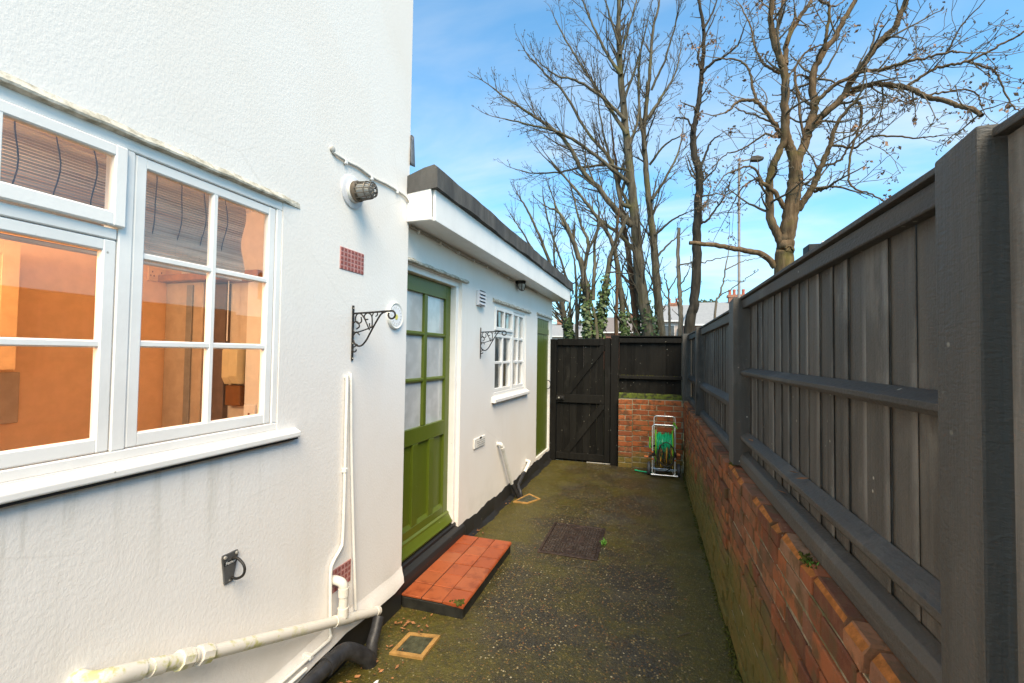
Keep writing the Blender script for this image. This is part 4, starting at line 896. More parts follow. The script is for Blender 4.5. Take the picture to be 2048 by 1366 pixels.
def gully(name, pts, label, inner=0.16):
    P = [np.array(p) for p in pts]; c_ = sum(P)/4; o_ = empty(name, (c_[0], c_[1], 0.004), label, 'drain cover')
    f = MB(); I = [c_+(p-c_)*(1-inner*1.15) for p in P]
    for k in range(4):
        a, b, c2, d2 = P[k], P[(k+1) % 4], I[(k+1) % 4], I[k]
        f.add([(*q, z_) for z_ in (-0.005, 0.011) for q in (a, b, c2, d2)], [(0, 1, 2, 3), (7, 6, 5, 4), (0, 4, 5, 1), (1, 5, 6, 2), (2, 6, 7, 3), (3, 7, 4, 0)])
    f.build('frame', 'drain_frame', o_); f = MB(); f.add([(*(c_+(p-c_)*0.81), z_) for z_ in (-0.006, 0.0065) for p in P], [(0, 1, 2, 3), (7, 6, 5, 4), (0, 4, 5, 1), (1, 5, 6, 2), (2, 6, 7, 3), (3, 7, 4, 0)]); f.build('plate', 'drain_grid', o_)
    f = MB()
    for k in range(5):
        t_ = (k+0.5)/5; a = I[0]+(I[1]-I[0])*t_; b = I[3]+(I[2]-I[3])*t_; a = a+(b-a)*0.06; b = b-(b-a)*0.06; f.beam((*a, 0.0062), (*b, 0.0062), 0.005, 0.003)
    f.build('bars', 'drain_grid', o_)
gully('drain_cover', [(-1.312, 2.298), (-1.130, 2.330), (-1.132, 2.128), (-1.320, 2.108)], 'square drain cover with an orange-brown rim near the tiled step', 0.22)
gully('drain_cover', [(-1.425, 4.66), (-1.330, 4.985), (-1.165, 4.850), (-1.265, 4.655)], 'small drain cover in the paving at the extension waste pipes', 0.16)

# ------------------------------------------------------------------ pipes
def pipe_thing(name, base, label): return empty(name, base, label, 'pipe')
wp = pipe_thing('waste_pipe', (XM, 1.6, 0.17), 'cream plastic waste pipe sloping along the foot of the house wall')
X_ = XM+0.062
MB().tube([(X_, 0.915, 0.668), (X_, 2.155, 0.180)], 0.0225, 16).build('pipe', 'pipe_cream', wp, smooth=True)
MB().tube([(X_, 2.150, 0.182), (X_, 2.176, 0.172)], 0.0250, 16).build('end_socket', 'pipe_cream', wp, smooth=True)
MB().tube(curve([(X_, 0.96, 0.650), (X_, 0.88, 0.682), (X_-0.02, 0.845, 0.690), (XM-0.01, 0.835, 0.692)], 5), 0.0265, 16).build('elbow', 'pipe_cream', wp, smooth=True)
def on(t_): return np.array([X_, 0.915+(2.155-0.915)*t_, 0.668+(0.180-0.668)*t_])
for a, b, r_ in ((0.055, 0.085, 0.0255), (0.125, 0.155, 0.031), (0.16, 0.166, 0.028), (0.178, 0.210, 0.031)):
    f = MB(); f.tube([on(a), on(b)], [r_, r_], 18)
    if r_ > 0.03:
        V0 = np.array(f.v[:18]); V1 = np.array(f.v[18:36]); c0_, c1_ = on(a), on(b)
        f.v = [tuple(q) for q in list(c0_+(V0-c0_)*np.array([1.0 if k % 2 else 0.93 for k in range(18)])[:, None])+list(c1_+(V1-c1_)*np.array([1.0 if k % 2 else 0.93 for k in range(18)])[:, None])]
    f.build('collar', 'pipe_cream', wp, smooth=(r_ < 0.03))

f = MB(); f.tube(curve([(XM-0.01, 1.868, 0.475), (XM+0.035, 1.868, 0.476), (XM+0.060, 1.872, 0.462), (XM+0.064, 1.876, 0.42), (XM+0.063, 1.874, 0.30)], 6), 0.0220, 16); f.build('branch', 'pipe_cream', wp, smooth=True)
for z0, z1, r_ in ((0.405, 0.445, 0.0255), (0.305, 0.350, 0.0262)): MB().tube([(XM+0.0635, 1.875, z0), (XM+0.0635, 1.875, z1)], r_, 16).build('collar', 'pipe_cream', wp, smooth=True)
ta = 0.775; MB().tube([on(ta-0.05), on(ta+0.05)], 0.0258, 16).build('tee', 'pipe_cream', wp, smooth=True)
ov = pipe_thing('overflow_pipe', (XM, 1.9, 0.2), 'thin white pipe with a kink, left of the pair running down the wall')
MB().tube(curve([(XM+0.001, 1.926, 1.47), (XM+0.014, 1.926, 1.455), (XM+0.015, 1.925, 1.20), (XM+0.015, 1.926, 0.90), (XM+0.015, 1.922, 0.66), (XM+0.016, 1.905, 0.615), (XM+0.017, 1.855, 0.575), (XM+0.017, 1.836, 0.535), (XM+0.017, 1.838, 0.40), (XM+0.020, 1.840, 0.25), (XM+0.030, 1.825, 0.222), (XM+0.034, 1.72, 0.222), (XM+0.034, 1.0, 0.215), (XM+0.034, 0.2, 0.21)], 6), 0.0085, 10).build('pipe', 'pipe_white', ov, smooth=True)
for q in ((1.926, 1.0), (1.69, 0.223), (1.2, 0.22)):
    if q[1] > 0.5: MB().box((XM+0.001, q[0]-0.010, q[1]-0.012), (XM+0.026, q[0]+0.010, q[1]+0.012), 0.003).build('clip', 'pipe_white', ov)
    else: MB().box((XM+0.001, q[0]-0.012, q[1]-0.011), (XM+0.046, q[0]+0.012, q[1]+0.011), 0.003).build('clip', 'pipe_white', ov)
ov2 = pipe_thing('overflow_pipe', (XM, 2.0, 0.24), 'thin straight white pipe, right of the pair, ending above the waste pipe')
MB().tube(curve([(XM+0.001, 1.958, 1.475), (XM+0.013, 1.958, 1.46), (XM+0.014, 1.975, 1.1), (XM+0.016, 2.01, 0.6), (XM+0.024, 2.03, 0.250)], 6), 0.0080, 10).build('pipe', 'pipe_white', ov2, smooth=True)
MB().tube([(XM+0.036, 0.2, 0.183), (XM+0.042, 1.66, 0.190)], 0.0085, 10).build('branch', 'pipe_white', ov, smooth=True)
bp = pipe_thing('drain_pipe', (XM+0.08, 1.7, 0.0), 'black drain pipe lying along the plinth into the drain')
MB().tube(curve([(XM+0.07, 0.3, 0.150), (XM+0.075, 1.2, 0.152), (XM+0.08, 1.78, 0.152)], 4), 0.034, 16).build('pipe', 'pipe_black', bp, smooth=True)
MB().tube(curve([(XM+0.08, 1.77, 0.152), (XM+0.085, 1.86, 0.150), (XM+0.10, 1.93, 0.105), (XM+0.12, 1.99, 0.045), (XM+0.125, 2.02, -0.01)], 5), 0.039, 16).build('elbow', 'pipe_black', bp, smooth=True)
MB().tube(curve([(XM+0.09, 2.14, 0.165), (XM+0.10, 2.10, 0.115), (XM+0.108, 2.055, 0.07), (XM+0.115, 2.04, -0.01)], 5), [0.030]*11+[0.033]*5, 16).build('down_pipe', 'pipe_black', bp, smooth=True)
MB().tube([(XM+0.08, 1.74, 0.152), (XM+0.08, 1.79, 0.152)], 0.042, 16).build('socket', 'pipe_black', bp, smooth=True)
ep = pipe_thing('waste_pipe', tuple(EX((0.04, 4.6, 0.0))), 'white waste pipe slanting down the extension wall to the small drain')
f = MB(EX); f.tube(curve([(-0.01, 4.375, 0.672), (0.025, 4.38, 0.675), (0.042, 4.395, 0.655), (0.044, 4.45, 0.585), (0.05, 4.73, 0.172)], 6), 0.0205, 12); f.build('pipe', 'pipe_white', ep, smooth=True)
f = MB(EX); f.tube([(0.044, 4.405, 0.640), (0.0445, 4.43, 0.605)], 0.0245, 12); f.build('elbow_socket', 'pipe_white', ep, smooth=True)
f = MB(EX); f.tube([(0.05, 4.725, 0.180), (0.085, 4.80, 0.06), (0.10, 4.83, -0.01)], 0.0225, 12); f.build('foot', 'pipe_black', ep, smooth=True)
ep2 = pipe_thing('waste_pipe', tuple(EX((0.04, 5.2, 0.0))), 'short white and black waste pipe beside the store door running back to the drain')
f = MB(EX); f.tube(curve([(-0.005, 5.46, 0.262), (0.03, 5.45, 0.262), (0.045, 5.43, 0.250), (0.046, 5.22, 0.175)], 5), 0.0200, 12); f.build('pipe', 'pipe_white', ep2, smooth=True)
f = MB(EX); f.tube(curve([(0.046, 5.225, 0.177), (0.05, 5.0, 0.105), (0.065, 4.93, 0.085), (0.10, 4.89, 0.05), (0.115, 4.88, -0.01)], 5), 0.0215, 12); f.build('foot', 'pipe_black', ep2, smooth=True)

# ------------------------------------------------------------------ fittings on the house wall
# caged wall light on a round plate
wl = empty('wall_light', (XM, 1.945, 2.44), 'round grey plate with a caged brown wall light', 'wall light')
c0 = (XM+0.0005, 1.945, 2.437)
MB().lathe(c0, (1, 0, 0), [(0.086, 0), (0.086, 0.006), (0.082, 0.009), (0.04, 0.010)], 36).build('back_plate', 'galvanised', wl, smooth=True)
MB().lathe((XM+0.0105, 1.945, 2.437), (1, 0, 0), [(0.056, 0), (0.056, 0.014), (0.050, 0.018)], 30).build('gasket', 'pipe_white', wl, smooth=True)
MB().lathe((XM+0.0285, 1.945, 2.437), (1, 0, 0), [(0.054, 0), (0.054, 0.016), (0.047, 0.022)], 30).build('collar', 'lamp_brown', wl, smooth=True)
MB().lathe((XM+0.0505, 1.945, 2.437), (1, 0, 0), [(0.037, 0), (0.036, 0.045), (0.030, 0.068), (0.012, 0.078)], 24).build('glass', 'lamp_glass', wl, smooth=True)
for k in range(12):
    a = 2*math.pi*k/12; cy_, cz_ = math.cos(a), math.sin(a)
    pts = [(XM+0.045, 1.945+0.047*cy_, 2.437+0.047*cz_), (XM+0.11, 1.945+0.043*cy_, 2.437+0.043*cz_), (XM+0.130, 1.945+0.036*cy_, 2.437+0.036*cz_), (XM+0.138, 1.945+0.014*cy_, 2.437+0.014*cz_)]
    MB().tube(pts, 0.0030, 6).build('cage_bar', 'lamp_cage', wl, smooth=True)
def circ(c_, ax, r_, n=24):
    c_ = np.array(c_); ax = np.array(ax, float); u_ = np.cross(ax, [0, 0.3, 1.0]); u_ /= np.linalg.norm(u_); v_ = np.cross(ax, u_); return [c_+r_*(math.cos(2*math.pi*i/n)*u_+math.sin(2*math.pi*i/n)*v_) for i in range(n)]
for x_, r_ in ((0.10, 0.0445), (0.130, 0.037), (0.138, 0.014)): MB().tube(circ((XM+x_, 1.945, 2.437), (1, 0, 0), r_), 0.0030, 6, closed=True).build('cage_ring', 'lamp_cage', wl, smooth=True)
# cable from the wall to the bulkhead light under the soffit
cbx = empty('cable', (XM, 2.1, 2.57), 'thin grey cable clipped across the wall and along under the eaves', 'cable')
pts = [(XM-0.01, 1.788, 2.590), (XM+0.008, 1.795, 2.575), (XM+0.008, 1.90, 2.575), (XM+0.008, 1.99, 2.583), (XM+0.008, 2.10, 2.576), (XM+0.008, 2.25, 2.590), (XM+0.008, 2.38, 2.592), (XM+0.010, 2.46, 2.585), (XM+0.012, 2.505, 2.545), (XM+0.012, 2.51, 2.46), (XM+0.006, 2.525, 2.435)]
pts += [tuple(EX((0.012, y_, 2.435+0.006*math.sin(y_*5)))) for y_ in np.arange(2.56, 4.86, 0.16)]
MB().tube(curve(pts, 4), 0.0062, 7).build('lead', 'cable_grey', cbx, smooth=True)
pts = [tuple(EX((0.012, y_, 2.438+0.005*math.sin(y_*7)))) for y_ in np.arange(5.04, 6.0, 0.16)]; MB().tube(curve(pts, 4), 0.0062, 7).build('lead', 'cable_grey', cbx, smooth=True)
MB().lathe((XM-0.001, 1.785, 2.592), (1, 0, 0), [(0.016, 0), (0.015, 0.012), (0.006, 0.016)], 10).build('grommet', 'cable_grey', cbx, smooth=True)
for q in ((1.88, 2.566), (2.10, 2.568), (2.36, 2.585)): MB().box((XM+0.0005, q[0]-0.010, q[1]-0.010), (XM+0.017, q[0]+0.010, q[1]+0.016), 0.003).build('clip', 'clip_white', cbx)
for y_ in np.arange(2.7, 4.8, 0.32): MB(EX).box((0.0005, y_-0.008, 2.418), (0.021, y_+0.008, 2.445), 0.003).build('clip', 'clip_white', cbx)
bkh = empty('bulkhead_light', tuple(EX((0.05, 4.95, 2.46))), 'small black bulkhead light with a bare globe under the eaves', 'wall light')
MB(EX).lathe(tuple((0.05, 4.95, 2.4555)), (0, 0, -1), [(0.060, 0), (0.062, 0.02), (0.052, 0.035)], 20).build('base', 'wrought_iron', bkh, smooth=True)
MB(EX).lathe((0.055, 4.95, 2.4202), (0, 0, -1), [(0.045, 0), (0.047, 0.02), (0.038, 0.05), (0.016, 0.064)], 20).build('globe', 'lamp_glass', bkh, smooth=True)
for k in range(3): MB(EX).tube([(0.055+0.052*math.cos(a), 4.95+0.052*math.sin(a)*math.cos(k*math.pi/3)*1.0, 2.42-0.068*abs(math.sin(a))) if k == 0 else (0.055+0.052*math.cos(a)*math.cos(k*math.pi/3), 4.95+0.052*math.cos(a)*math.sin(k*math.pi/3), 2.42-0.070*math.sin(a)) for a in np.linspace(0.05, math.pi-0.05, 12)], 0.0045, 6).build('guard', 'wrought_iron', bkh, smooth=True)
# two scrolled hanging-basket brackets
SCR = {'back': [(0, 0.0), (0, 0.29)]}
def arc(cx_, cz_, r_, a0, a1, n=14): return [(cx_+r_*math.cos(R(a)), cz_+r_*math.sin(R(a))) for a in np.linspace(a0, a1, n)]
def bracket(org, n_dir, label):
    """plane of the bracket: outward (n_dir) and up; org at the foot of its back bar"""
    org = np.array(org, float); nd = np.array(n_dir, float); sd_ = np.cross([0, 0, 1.0], nd)
    tf = lambda q: org+nd*q[0]+np.array([0, 0, q[1]])+sd_*(q[2] if len(q) > 2 else 0)
    b_ = empty('hanging_bracket', tuple(org), label, 'bracket', 'wrought iron basket brackets')
    f = MB(lambda q: org+nd*q[0]+sd_*q[1]+np.array([0, 0, q[2]])); f.box((0.0005, -0.008, 0.0), (0.006, 0.008, 0.29), 0.002); f.build('back_bar', 'wrought_iron', b_)
    def sc(name, pts, r_=0.0042): MB().tube([tf(q) for q in pts], r_, 7, ref=sd_).build(name, 'wrought_iron', b_, smooth=True)
    hk = [(0.004, 0.247), (0.12, 0.252), (0.235, 0.258)]+[(0.235+0.020*math.sin(R(a)), 0.238+0.020*math.cos(R(a))) for a in np.linspace(15, 300, 14)]
    sc('arm', hk, 0.0050)
    sc('brace', curve([(0.035, 0.082), (0.008, 0.098), (0.004, 0.125), (0.025, 0.150), (0.045, 0.135)], 4)[::1], 0.0036)
    sc('brace', curve([(0.006, 0.108), (0.022, 0.083), (0.055, 0.078), (0.085, 0.105), (0.118, 0.160), (0.150, 0.212), (0.175, 0.244), (0.205, 0.256)], 5), 0.0046)
    sc('scroll', curve([(0.052, 0.228), (0.055, 0.205), (0.035, 0.195), (0.018, 0.213), (0.024, 0.240), (0.046, 0.247), (0.072, 0.222), (0.105, 0.160)], 5), 0.0036)
    sc('scroll', curve([(0.025, 0.165), (0.043, 0.180), (0.030, 0.204), (0.008, 0.198), (0.004, 0.165), (0.025, 0.148), (0.112, 0.172)], 5), 0.0036)
    sc('scroll', curve([(0.095, 0.216), (0.078, 0.216), (0.072, 0.235), (0.092, 0.249), (0.115, 0.236), (0.120, 0.205), (0.118, 0.175), (0.106, 0.180), (0.104, 0.196)], 5), 0.0036)
    sc('scroll', curve([(0.118, 0.232), (0.130, 0.252), (0.148, 0.252), (0.150, 0.238), (0.140, 0.230)], 5), 0.0032)
    sc('scroll', curve([(0.035, 0.082), (0.010, 0.070), (0.004, 0.064)], 4), 0.0034); sc('scroll', curve([(0.004, 0.058), (0.014, 0.046), (0.026, 0.052), (0.026, 0.060)], 4), 0.0034)
    for z_ in (0.012, 0.09, 0.155, 0.275): MB(lambda q: org+nd*q[0]+sd_*q[1]+np.array([0, 0, q[2]])).lathe((0.006, 0, z_), (1, 0, 0), [(0.0035, 0), (0.002, 0.002)], 8).build('screw', 'bolt_zinc', b_)
bracket((XM+0.001, 1.975, 1.556), (1, 0, 0), 'black scrolled iron bracket on the main wall by the white dial')
bracket(EX((0.001, 3.87, 1.557)), EN, 'black scrolled iron bracket between the green door and the small window')
# round white dial with a yellow middle
dl = empty('wall_dial', (XM, 2.37, 1.826), 'round white dial with tick marks and a yellow flower on the wall', 'dial')
MB().lathe((XM+0.0005, 2.37, 1.826), (1, 0, 0), [(0.082, 0), (0.082, 0.012), (0.077, 0.018), (0.070, 0.017), (0.066, 0.014)], 36).build('rim', 'pipe_white', dl, smooth=True)
MB().lathe((XM+0.0146, 2.37, 1.826), (1, 0, 0), [(0.064, 0), (0.063, 0.0015)], 32).build('face', 'plastic_white', dl)
f = MB()
for k in range(16):
    a = 2*math.pi*k/16; f.beam((XM+0.0168, 2.37+0.045*math.cos(a), 1.826+0.045*math.sin(a)), (XM+0.0168, 2.37+0.057*math.cos(a), 1.826+0.057*math.sin(a)), 0.003, 0.001, (1, 0, 0))
f.build('ticks', 'cable_grey', dl); f = MB()
for k in range(6): a = 2*math.pi*k/6; f.lathe((XM+0.0163, 2.37+0.010*math.cos(a), 1.818+0.010*math.sin(a)), (1, 0, 0), [(0.009, 0), (0.006, 0.002)], 10)
f.build('flower', 'yellow_dot', dl)
bp_ = MB().box((XM-0.055, YE+0.0005, 1.590), (XM-0.004, YE+0.016, 1.675), 0.004).build('door_bell', 'pipe_white', loc=(XM-0.03, YE+0.008, 1.6)); tag(bp_, 'small cream push button on the house corner by the green door', 'door bell')
# security anchor: tapered plate, hoop, name strip
an = empty('wall_anchor', (XM, 1.295, 0.74), 'grey metal wall anchor with a hoop and a lettered strip', 'wall anchor')
f = MB(); f.prism([(1.272, 0.738), (1.308, 0.738), (1.326, 0.835), (1.324, 0.848), (1.262, 0.848), (1.260, 0.835)], 0, XM+0.0005, XM+0.008); f.build('plate', 'plate_grey', an, bevel=0.003)
MB().tube(curve([(XM+0.006, 1.300, 0.824), (XM+0.03, 1.303, 0.826), (XM+0.056, 1.305, 0.808), (XM+0.064, 1.305, 0.788), (XM+0.056, 1.304, 0.766), (XM+0.03, 1.302, 0.752), (XM+0.006, 1.300, 0.754)], 6), 0.0048, 9).build('hoop', 'wrought_iron', an, smooth=True)
for y_, z_ in ((1.270, 0.838), (1.318, 0.838), (1.292, 0.746)): MB().lathe((XM+0.0081, y_, z_), (1, 0, 0), [(0.0065 if z_ > 0.8 else 0.003, 0), (0.006 if z_ > 0.8 else 0.0026, 0.005 if z_ > 0.8 else 0.001), (0.003, 0.006 if z_ > 0.8 else 0.0012)], 10).build('bolt', 'bolt_zinc', an, smooth=True)
f = MB(); f.prism([(1.2665, 0.806), (1.3195, 0.806), (1.3215, 0.820), (1.2645, 0.820)], 0, XM+0.0081, XM+0.0090); ns = f.build('name_strip', 'black_rubber', an); MWD[ns.name] = worldloc(an)
tcv = bpy.data.curves.new('lettering', 'FONT'); tcv.body = 'Femor'; tcv.size = 0.0165; tcv.extrude = 0.0003; tcv.shear = 0.3; tcv.align_x = 'CENTER'; tcv.align_y = 'CENTER'
tmp = bpy.data.objects.new('tmp', tcv); COL.objects.link(tmp); bpy.context.view_layer.update()
tme = bpy.data.meshes.new_from_object(tmp.evaluated_get(bpy.context.evaluated_depsgraph_get())); bpy.data.objects.remove(tmp)
tme.transform(Matrix.Rotation(R(90), 4, 'Z') @ Matrix.Rotation(R(90), 4, 'X')); tme.materials.clear(); tme.materials.append(MAT['letter_white'])
lo = bpy.data.objects.new('lettering', tme); COL.objects.link(lo); lo.parent = ns; lo.location = Vector((XM+0.0096, 1.293, 0.813))-worldloc(an)

# ------------------------------------------------------------------ hose trolley in the back corner
hr = empty('hose_trolley', (0.16, 6.33, 0), 'chrome-framed hose trolley with bright green hose wound on its reel', 'hose trolley')
def rrect(x0, x1, z0, z1, y0, y1, r_=0.035, n=5):
    p_ = []
    for (cx_, cz_, a0) in ((x1-r_, z1-r_, 0), (x0+r_, z1-r_, 90), (x0+r_, z0+r_, 180), (x1-r_, z0+r_, 270)):
        for a in np.linspace(a0, a0+90, n): 
            z_ = cz_+r_*math.sin(R(a)); p_.append((cx_+r_*math.cos(R(a)), y0+(y1-y0)*(z_-z0)/(z1-z0), z_))
    return p_
MB().tube(rrect(0.018, 0.300, 0.045, 0.690, 6.22, 6.28), 0.0095, 10, closed=True).build('front_frame', 'chrome_tube', hr, smooth=True)
q = rrect(0.040, 0.312, 0.06, 0.785, 6.42, 6.46)
MB().tube(q, 0.0085, 10, closed=True).build('rear_handle', 'chrome_tube', hr, smooth=True)
MB().tube([(0.0, 6.215, 0.045), (0.335, 6.215, 0.045)], 0.0095, 10).build('foot_bar', 'chrome_tube', hr, smooth=True)
for x_ in (0.05, 0.28): MB().tube([(x_, 6.22, 0.05), (x_, 6.43, 0.075)], 0.007, 8).build('stay', 'chrome_tube', hr, smooth=True)
for x0, x1 in ((-0.048, -0.004), (0.330, 0.372)):
    wh = MB().lathe((x0, 6.40, 0.083), (1, 0, 0), [(0.060, 0), (0.083, 0.006), (0.083, x1-x0-0.006), (0.060, x1-x0)], 24).build('wheel', 'grey_plastic', hr, smooth=True); MWD[wh.name] = worldloc(hr)
    MB().lathe((x0-0.004, 6.40, 0.083), (1, 0, 0), [(0.02, 0), (0.02, x1-x0+0.008)], 12).build('hub', 'black_rubber', wh, smooth=True)
MB().tube([(-0.05, 6.40, 0.083), (0.372, 6.40, 0.083)], 0.008, 8).build('axle', 'chrome_tube', hr, smooth=True)
RC = (6.33, 0.405)
for x_ in (0.060, 0.268):
    fl_ = MB().lathe((x_-0.004, RC[0], RC[1]), (1, 0, 0), [(0.205, 0), (0.210, 0.003), (0.205, 0.008), (0.17, 0.006)], 36).build('reel_flange', 'lime_plastic', hr, smooth=True); MWD[fl_.name] = worldloc(hr)
    MB().tube([(x_, RC[0]+0.207*math.cos(a), RC[1]+0.207*math.sin(a)) for a in np.linspace(0, 2*math.pi, 36, endpoint=False)], 0.007, 6, closed=True).build('rim', 'lime_plastic', fl_, smooth=True)
for k in range(13):
    x_ = 0.072+k*0.0155; r_ = 0.165+0.010*math.sin(k*2.1); tl = random.uniform(-0.02, 0.02)
    MB().tube([(x_+tl*math.sin(a), RC[0]+r_*math.cos(a), RC[1]+r_*math.sin(a)) for a in np.linspace(0, 2*math.pi, 32, endpoint=False)], 0.0095, 8, closed=True).build('hose_coil', 'hose_green', hr, smooth=True)
MB().lathe((0.066, RC[0], RC[1]), (1, 0, 0), [(0.155, 0), (0.155, 0.198)], 30).build('drum', 'hose_green', hr, smooth=True)
MB().tube(curve([(0.13, RC[0]-0.172, RC[1]+0.08), (0.145, RC[0]-0.185, RC[1]+0.02), (0.15, RC[0]-0.182, RC[1]-0.04)], 5), 0.0095, 8).build('hose_end', 'hose_green', hr, smooth=True)
for x0, x1, mt in ((0.008, 0.055, 'black_rubber'), (0.272, 0.322, 'black_rubber')): MB().box((x0, 6.225, 0.28), (x1, 6.31, 0.345), 0.008).build('bracket_block', mt, hr)
for x_, z_ in ((0.020, 0.245), (0.020, 0.335), (0.300, 0.245)): MB().lathe((x_, 6.235, z_-0.010), (0, 0, 1), [(0.014, 0), (0.015, 0.010), (0.014, 0.020)], 12).build('fixing', 'orange_plastic', hr, smooth=True)
MB().tube([(-0.085, 6.26, 0.262), (-0.035, 6.26, 0.262)], 0.014, 12).build('crank_grip', 'orange_plastic', hr, smooth=True); MB().tube([(-0.036, 6.26, 0.262), (0.010, 6.26, 0.285)], 0.009, 8).build('crank_axle', 'black_rubber', hr, smooth=True)
MB().tube([(0.320, 6.26, 0.315), (0.365, 6.26, 0.312)], [0.021, 0.018], 12).build('hose_connector', 'orange_plastic', hr, smooth=True)
MB().box((-0.022, 6.25, 0.375), (-0.006, 6.275, 0.525), 0.004).build('crank_arm', 'lime_plastic', hr); MB().tube([(-0.085, 6.262, 0.395), (-0.022, 6.262, 0.395)], 0.010, 10).build('crank_handle', 'grey_plastic', hr, smooth=True)
MB().tube([(-0.006, 6.262, 0.40), (0.062, 6.33, 0.405)], 0.012, 8).build('reel_axle', 'black_rubber', hr, smooth=True); MB().tube([(0.262, 6.33, 0.405), (0.30, 6.27, 0.36)], 0.012, 8).build('reel_axle', 'black_rubber', hr, smooth=True)
f = MB(); pts = [(0.297+0.035*math.cos(a)*(1-0.02*i), 6.30+0.004*i, 0.650+0.022*math.sin(a)+0.001*i) for i, a in enumerate(np.linspace(0, 6*math.pi, 50))]; f.tube(pts, 0.0048, 6); f.build('spiral_lead', 'lime_plastic', hr, smooth=True)
MB().tube(curve([(0.27, 6.33, 0.60), (0.285, 6.31, 0.62), (0.33, 6.30, 0.655)], 5), 0.0048, 6).build('spiral_lead', 'lime_plastic', hr, smooth=True)
# old cables looped over the front of the reel
lc = empty('cable_bundle', (0.16, 6.13, 0.1), 'bundle of black, brown and yellow cable loops hung on the reel', 'cable')
for k in range(15):
    x_ = 0.072+0.0135*k; top = RC[1]+0.00+random.uniform(-0.03, 0.03); bot = 0.19+random.uniform(-0.04, 0.05)
    mt = ('brown_cable', 'black_rubber', 'brown_cable', 'brown_cable', 'yellow_cable')[k % 5]
    MB().tube(curve([(x_, RC[0]-0.165, top+0.02), (x_+random.uniform(-0.01, 0.01), RC[0]-0.192-0.006*(k % 2), top-0.04), (x_+random.uniform(-0.015, 0.015), RC[0]-0.196-0.008*(k % 2), (top+bot)/2), (x_+random.uniform(-0.012, 0.012), RC[0]-0.186, bot+0.02), (x_+0.004, RC[0]-0.13, bot-0.01)], 5), 0.0062 if mt != 'yellow_cable' else 0.0058, 7).build('strand', mt, lc, smooth=True)
lp = [(0.188+0.098*math.cos(a), RC[0]-0.205-0.006*math.sin(3*a), 0.335+0.155*math.sin(a)) for a in np.linspace(0, 2*math.pi, 30, endpoint=False)]
MB().tube(lp, 0.0070, 8, closed=True).build('loop', 'black_rubber', lc, smooth=True)
MB().tube(curve([(0.275, RC[0]-0.205, 0.30), (0.262, 6.14, 0.19), (0.19, 6.16, 0.115), (0.10, 6.2, 0.088), (-0.02, 6.33, 0.02), (-0.11, 6.41, 0.012)], 6), 0.0070, 8).build('tail', 'black_rubber', lc, smooth=True)
ho = MB().tube(curve([(-0.215, 6.47, 0.02), (-0.16, 6.46, 0.014), (-0.09, 6.445, 0.012), (-0.02, 6.44, 0.012), (0.05, 6.46, 0.012)], 5), 0.0105, 10).build('hose_tail', 'hose_green', loc=(-0.13, 6.45, 0.0), smooth=True); tag(ho, 'loose end of green hose lying on the paving by the pier', 'hose')

# ------------------------------------------------------------------ things beyond the fence
# street lamps
def street_lamp(px, py_top, Y, label, r_=0.045, head=0.36, hd=1):
    p_ = PY(px, py_top, Y); o_ = empty('street_lamp', (p_[0], Y, 0), label, 'street lamp')
    MB().tube([(p_[0], Y, -0.05), (p_[0], Y, 1.4), (p_[0], Y, 1.45), (p_[0], Y, p_[2])], [r_*1.5, r_*1.5, r_, r_*0.8], 12).build('column', 'lamp_post_grey', o_, smooth=True)
    if hd:
        MB().tube(curve([(p_[0], Y, p_[2]-0.02), (p_[0]+0.05, Y, p_[2]+0.05), (p_[0]+0.32, Y, p_[2]+0.07)], 5), r_*0.55, 8).build('arm', 'lamp_post_grey', o_, smooth=True)
        f = MB(); f.prism([(p_[0]+0.30, p_[2]+0.02), (p_[0]+0.34, p_[2]+0.14), (p_[0]+0.5, p_[2]+0.15), (p_[0]+head+0.30, p_[2]+0.09), (p_[0]+head+0.32, p_[2]+0.04), (p_[0]+0.55, p_[2]-0.01)], 1, Y-0.09, Y+0.09); f.build('lantern', 'lamp_head', o_, bevel=0.02)
    else:
        MB().lathe((p_[0], Y, p_[2]), (0, 0, 1), [(0.07, 0), (0.22, 0.15), (0.26, 0.5), (0.30, 0.56), (0.06, 0.8), (0.03, 1.0)], 10).build('lantern', 'lamp_head', o_)
street_lamp(1478, 326, 15.0, 'tall grey street lamp column left of the spreading tree')
street_lamp(1160, 652, 62.0, 'tiny distant street lamp seen between the ivy-clad stems', 0.07, hd=0)
# the dark box whose top shows over the fence
bxp = empty('box_post', (1.23, 4.0, 0), 'square black box on a post just showing over the fence', 'post')
MB().box((1.17, 4.0, 2.20), (1.30, 4.14, 2.50), 0.006).build('box', 'black_rubber', bxp); MB().box((1.20, 4.03, -0.02), (1.27, 4.10, 2.1995), 0.003).build('post', 'fence_post', bxp)
MB().lathe((1.285, 4.03, 2.5005), (0, 0, 1), [(0.018, 0), (0.02, 0.012), (0.010, 0.022)], 10).build('cap', 'plastic_white', bxp, smooth=True)

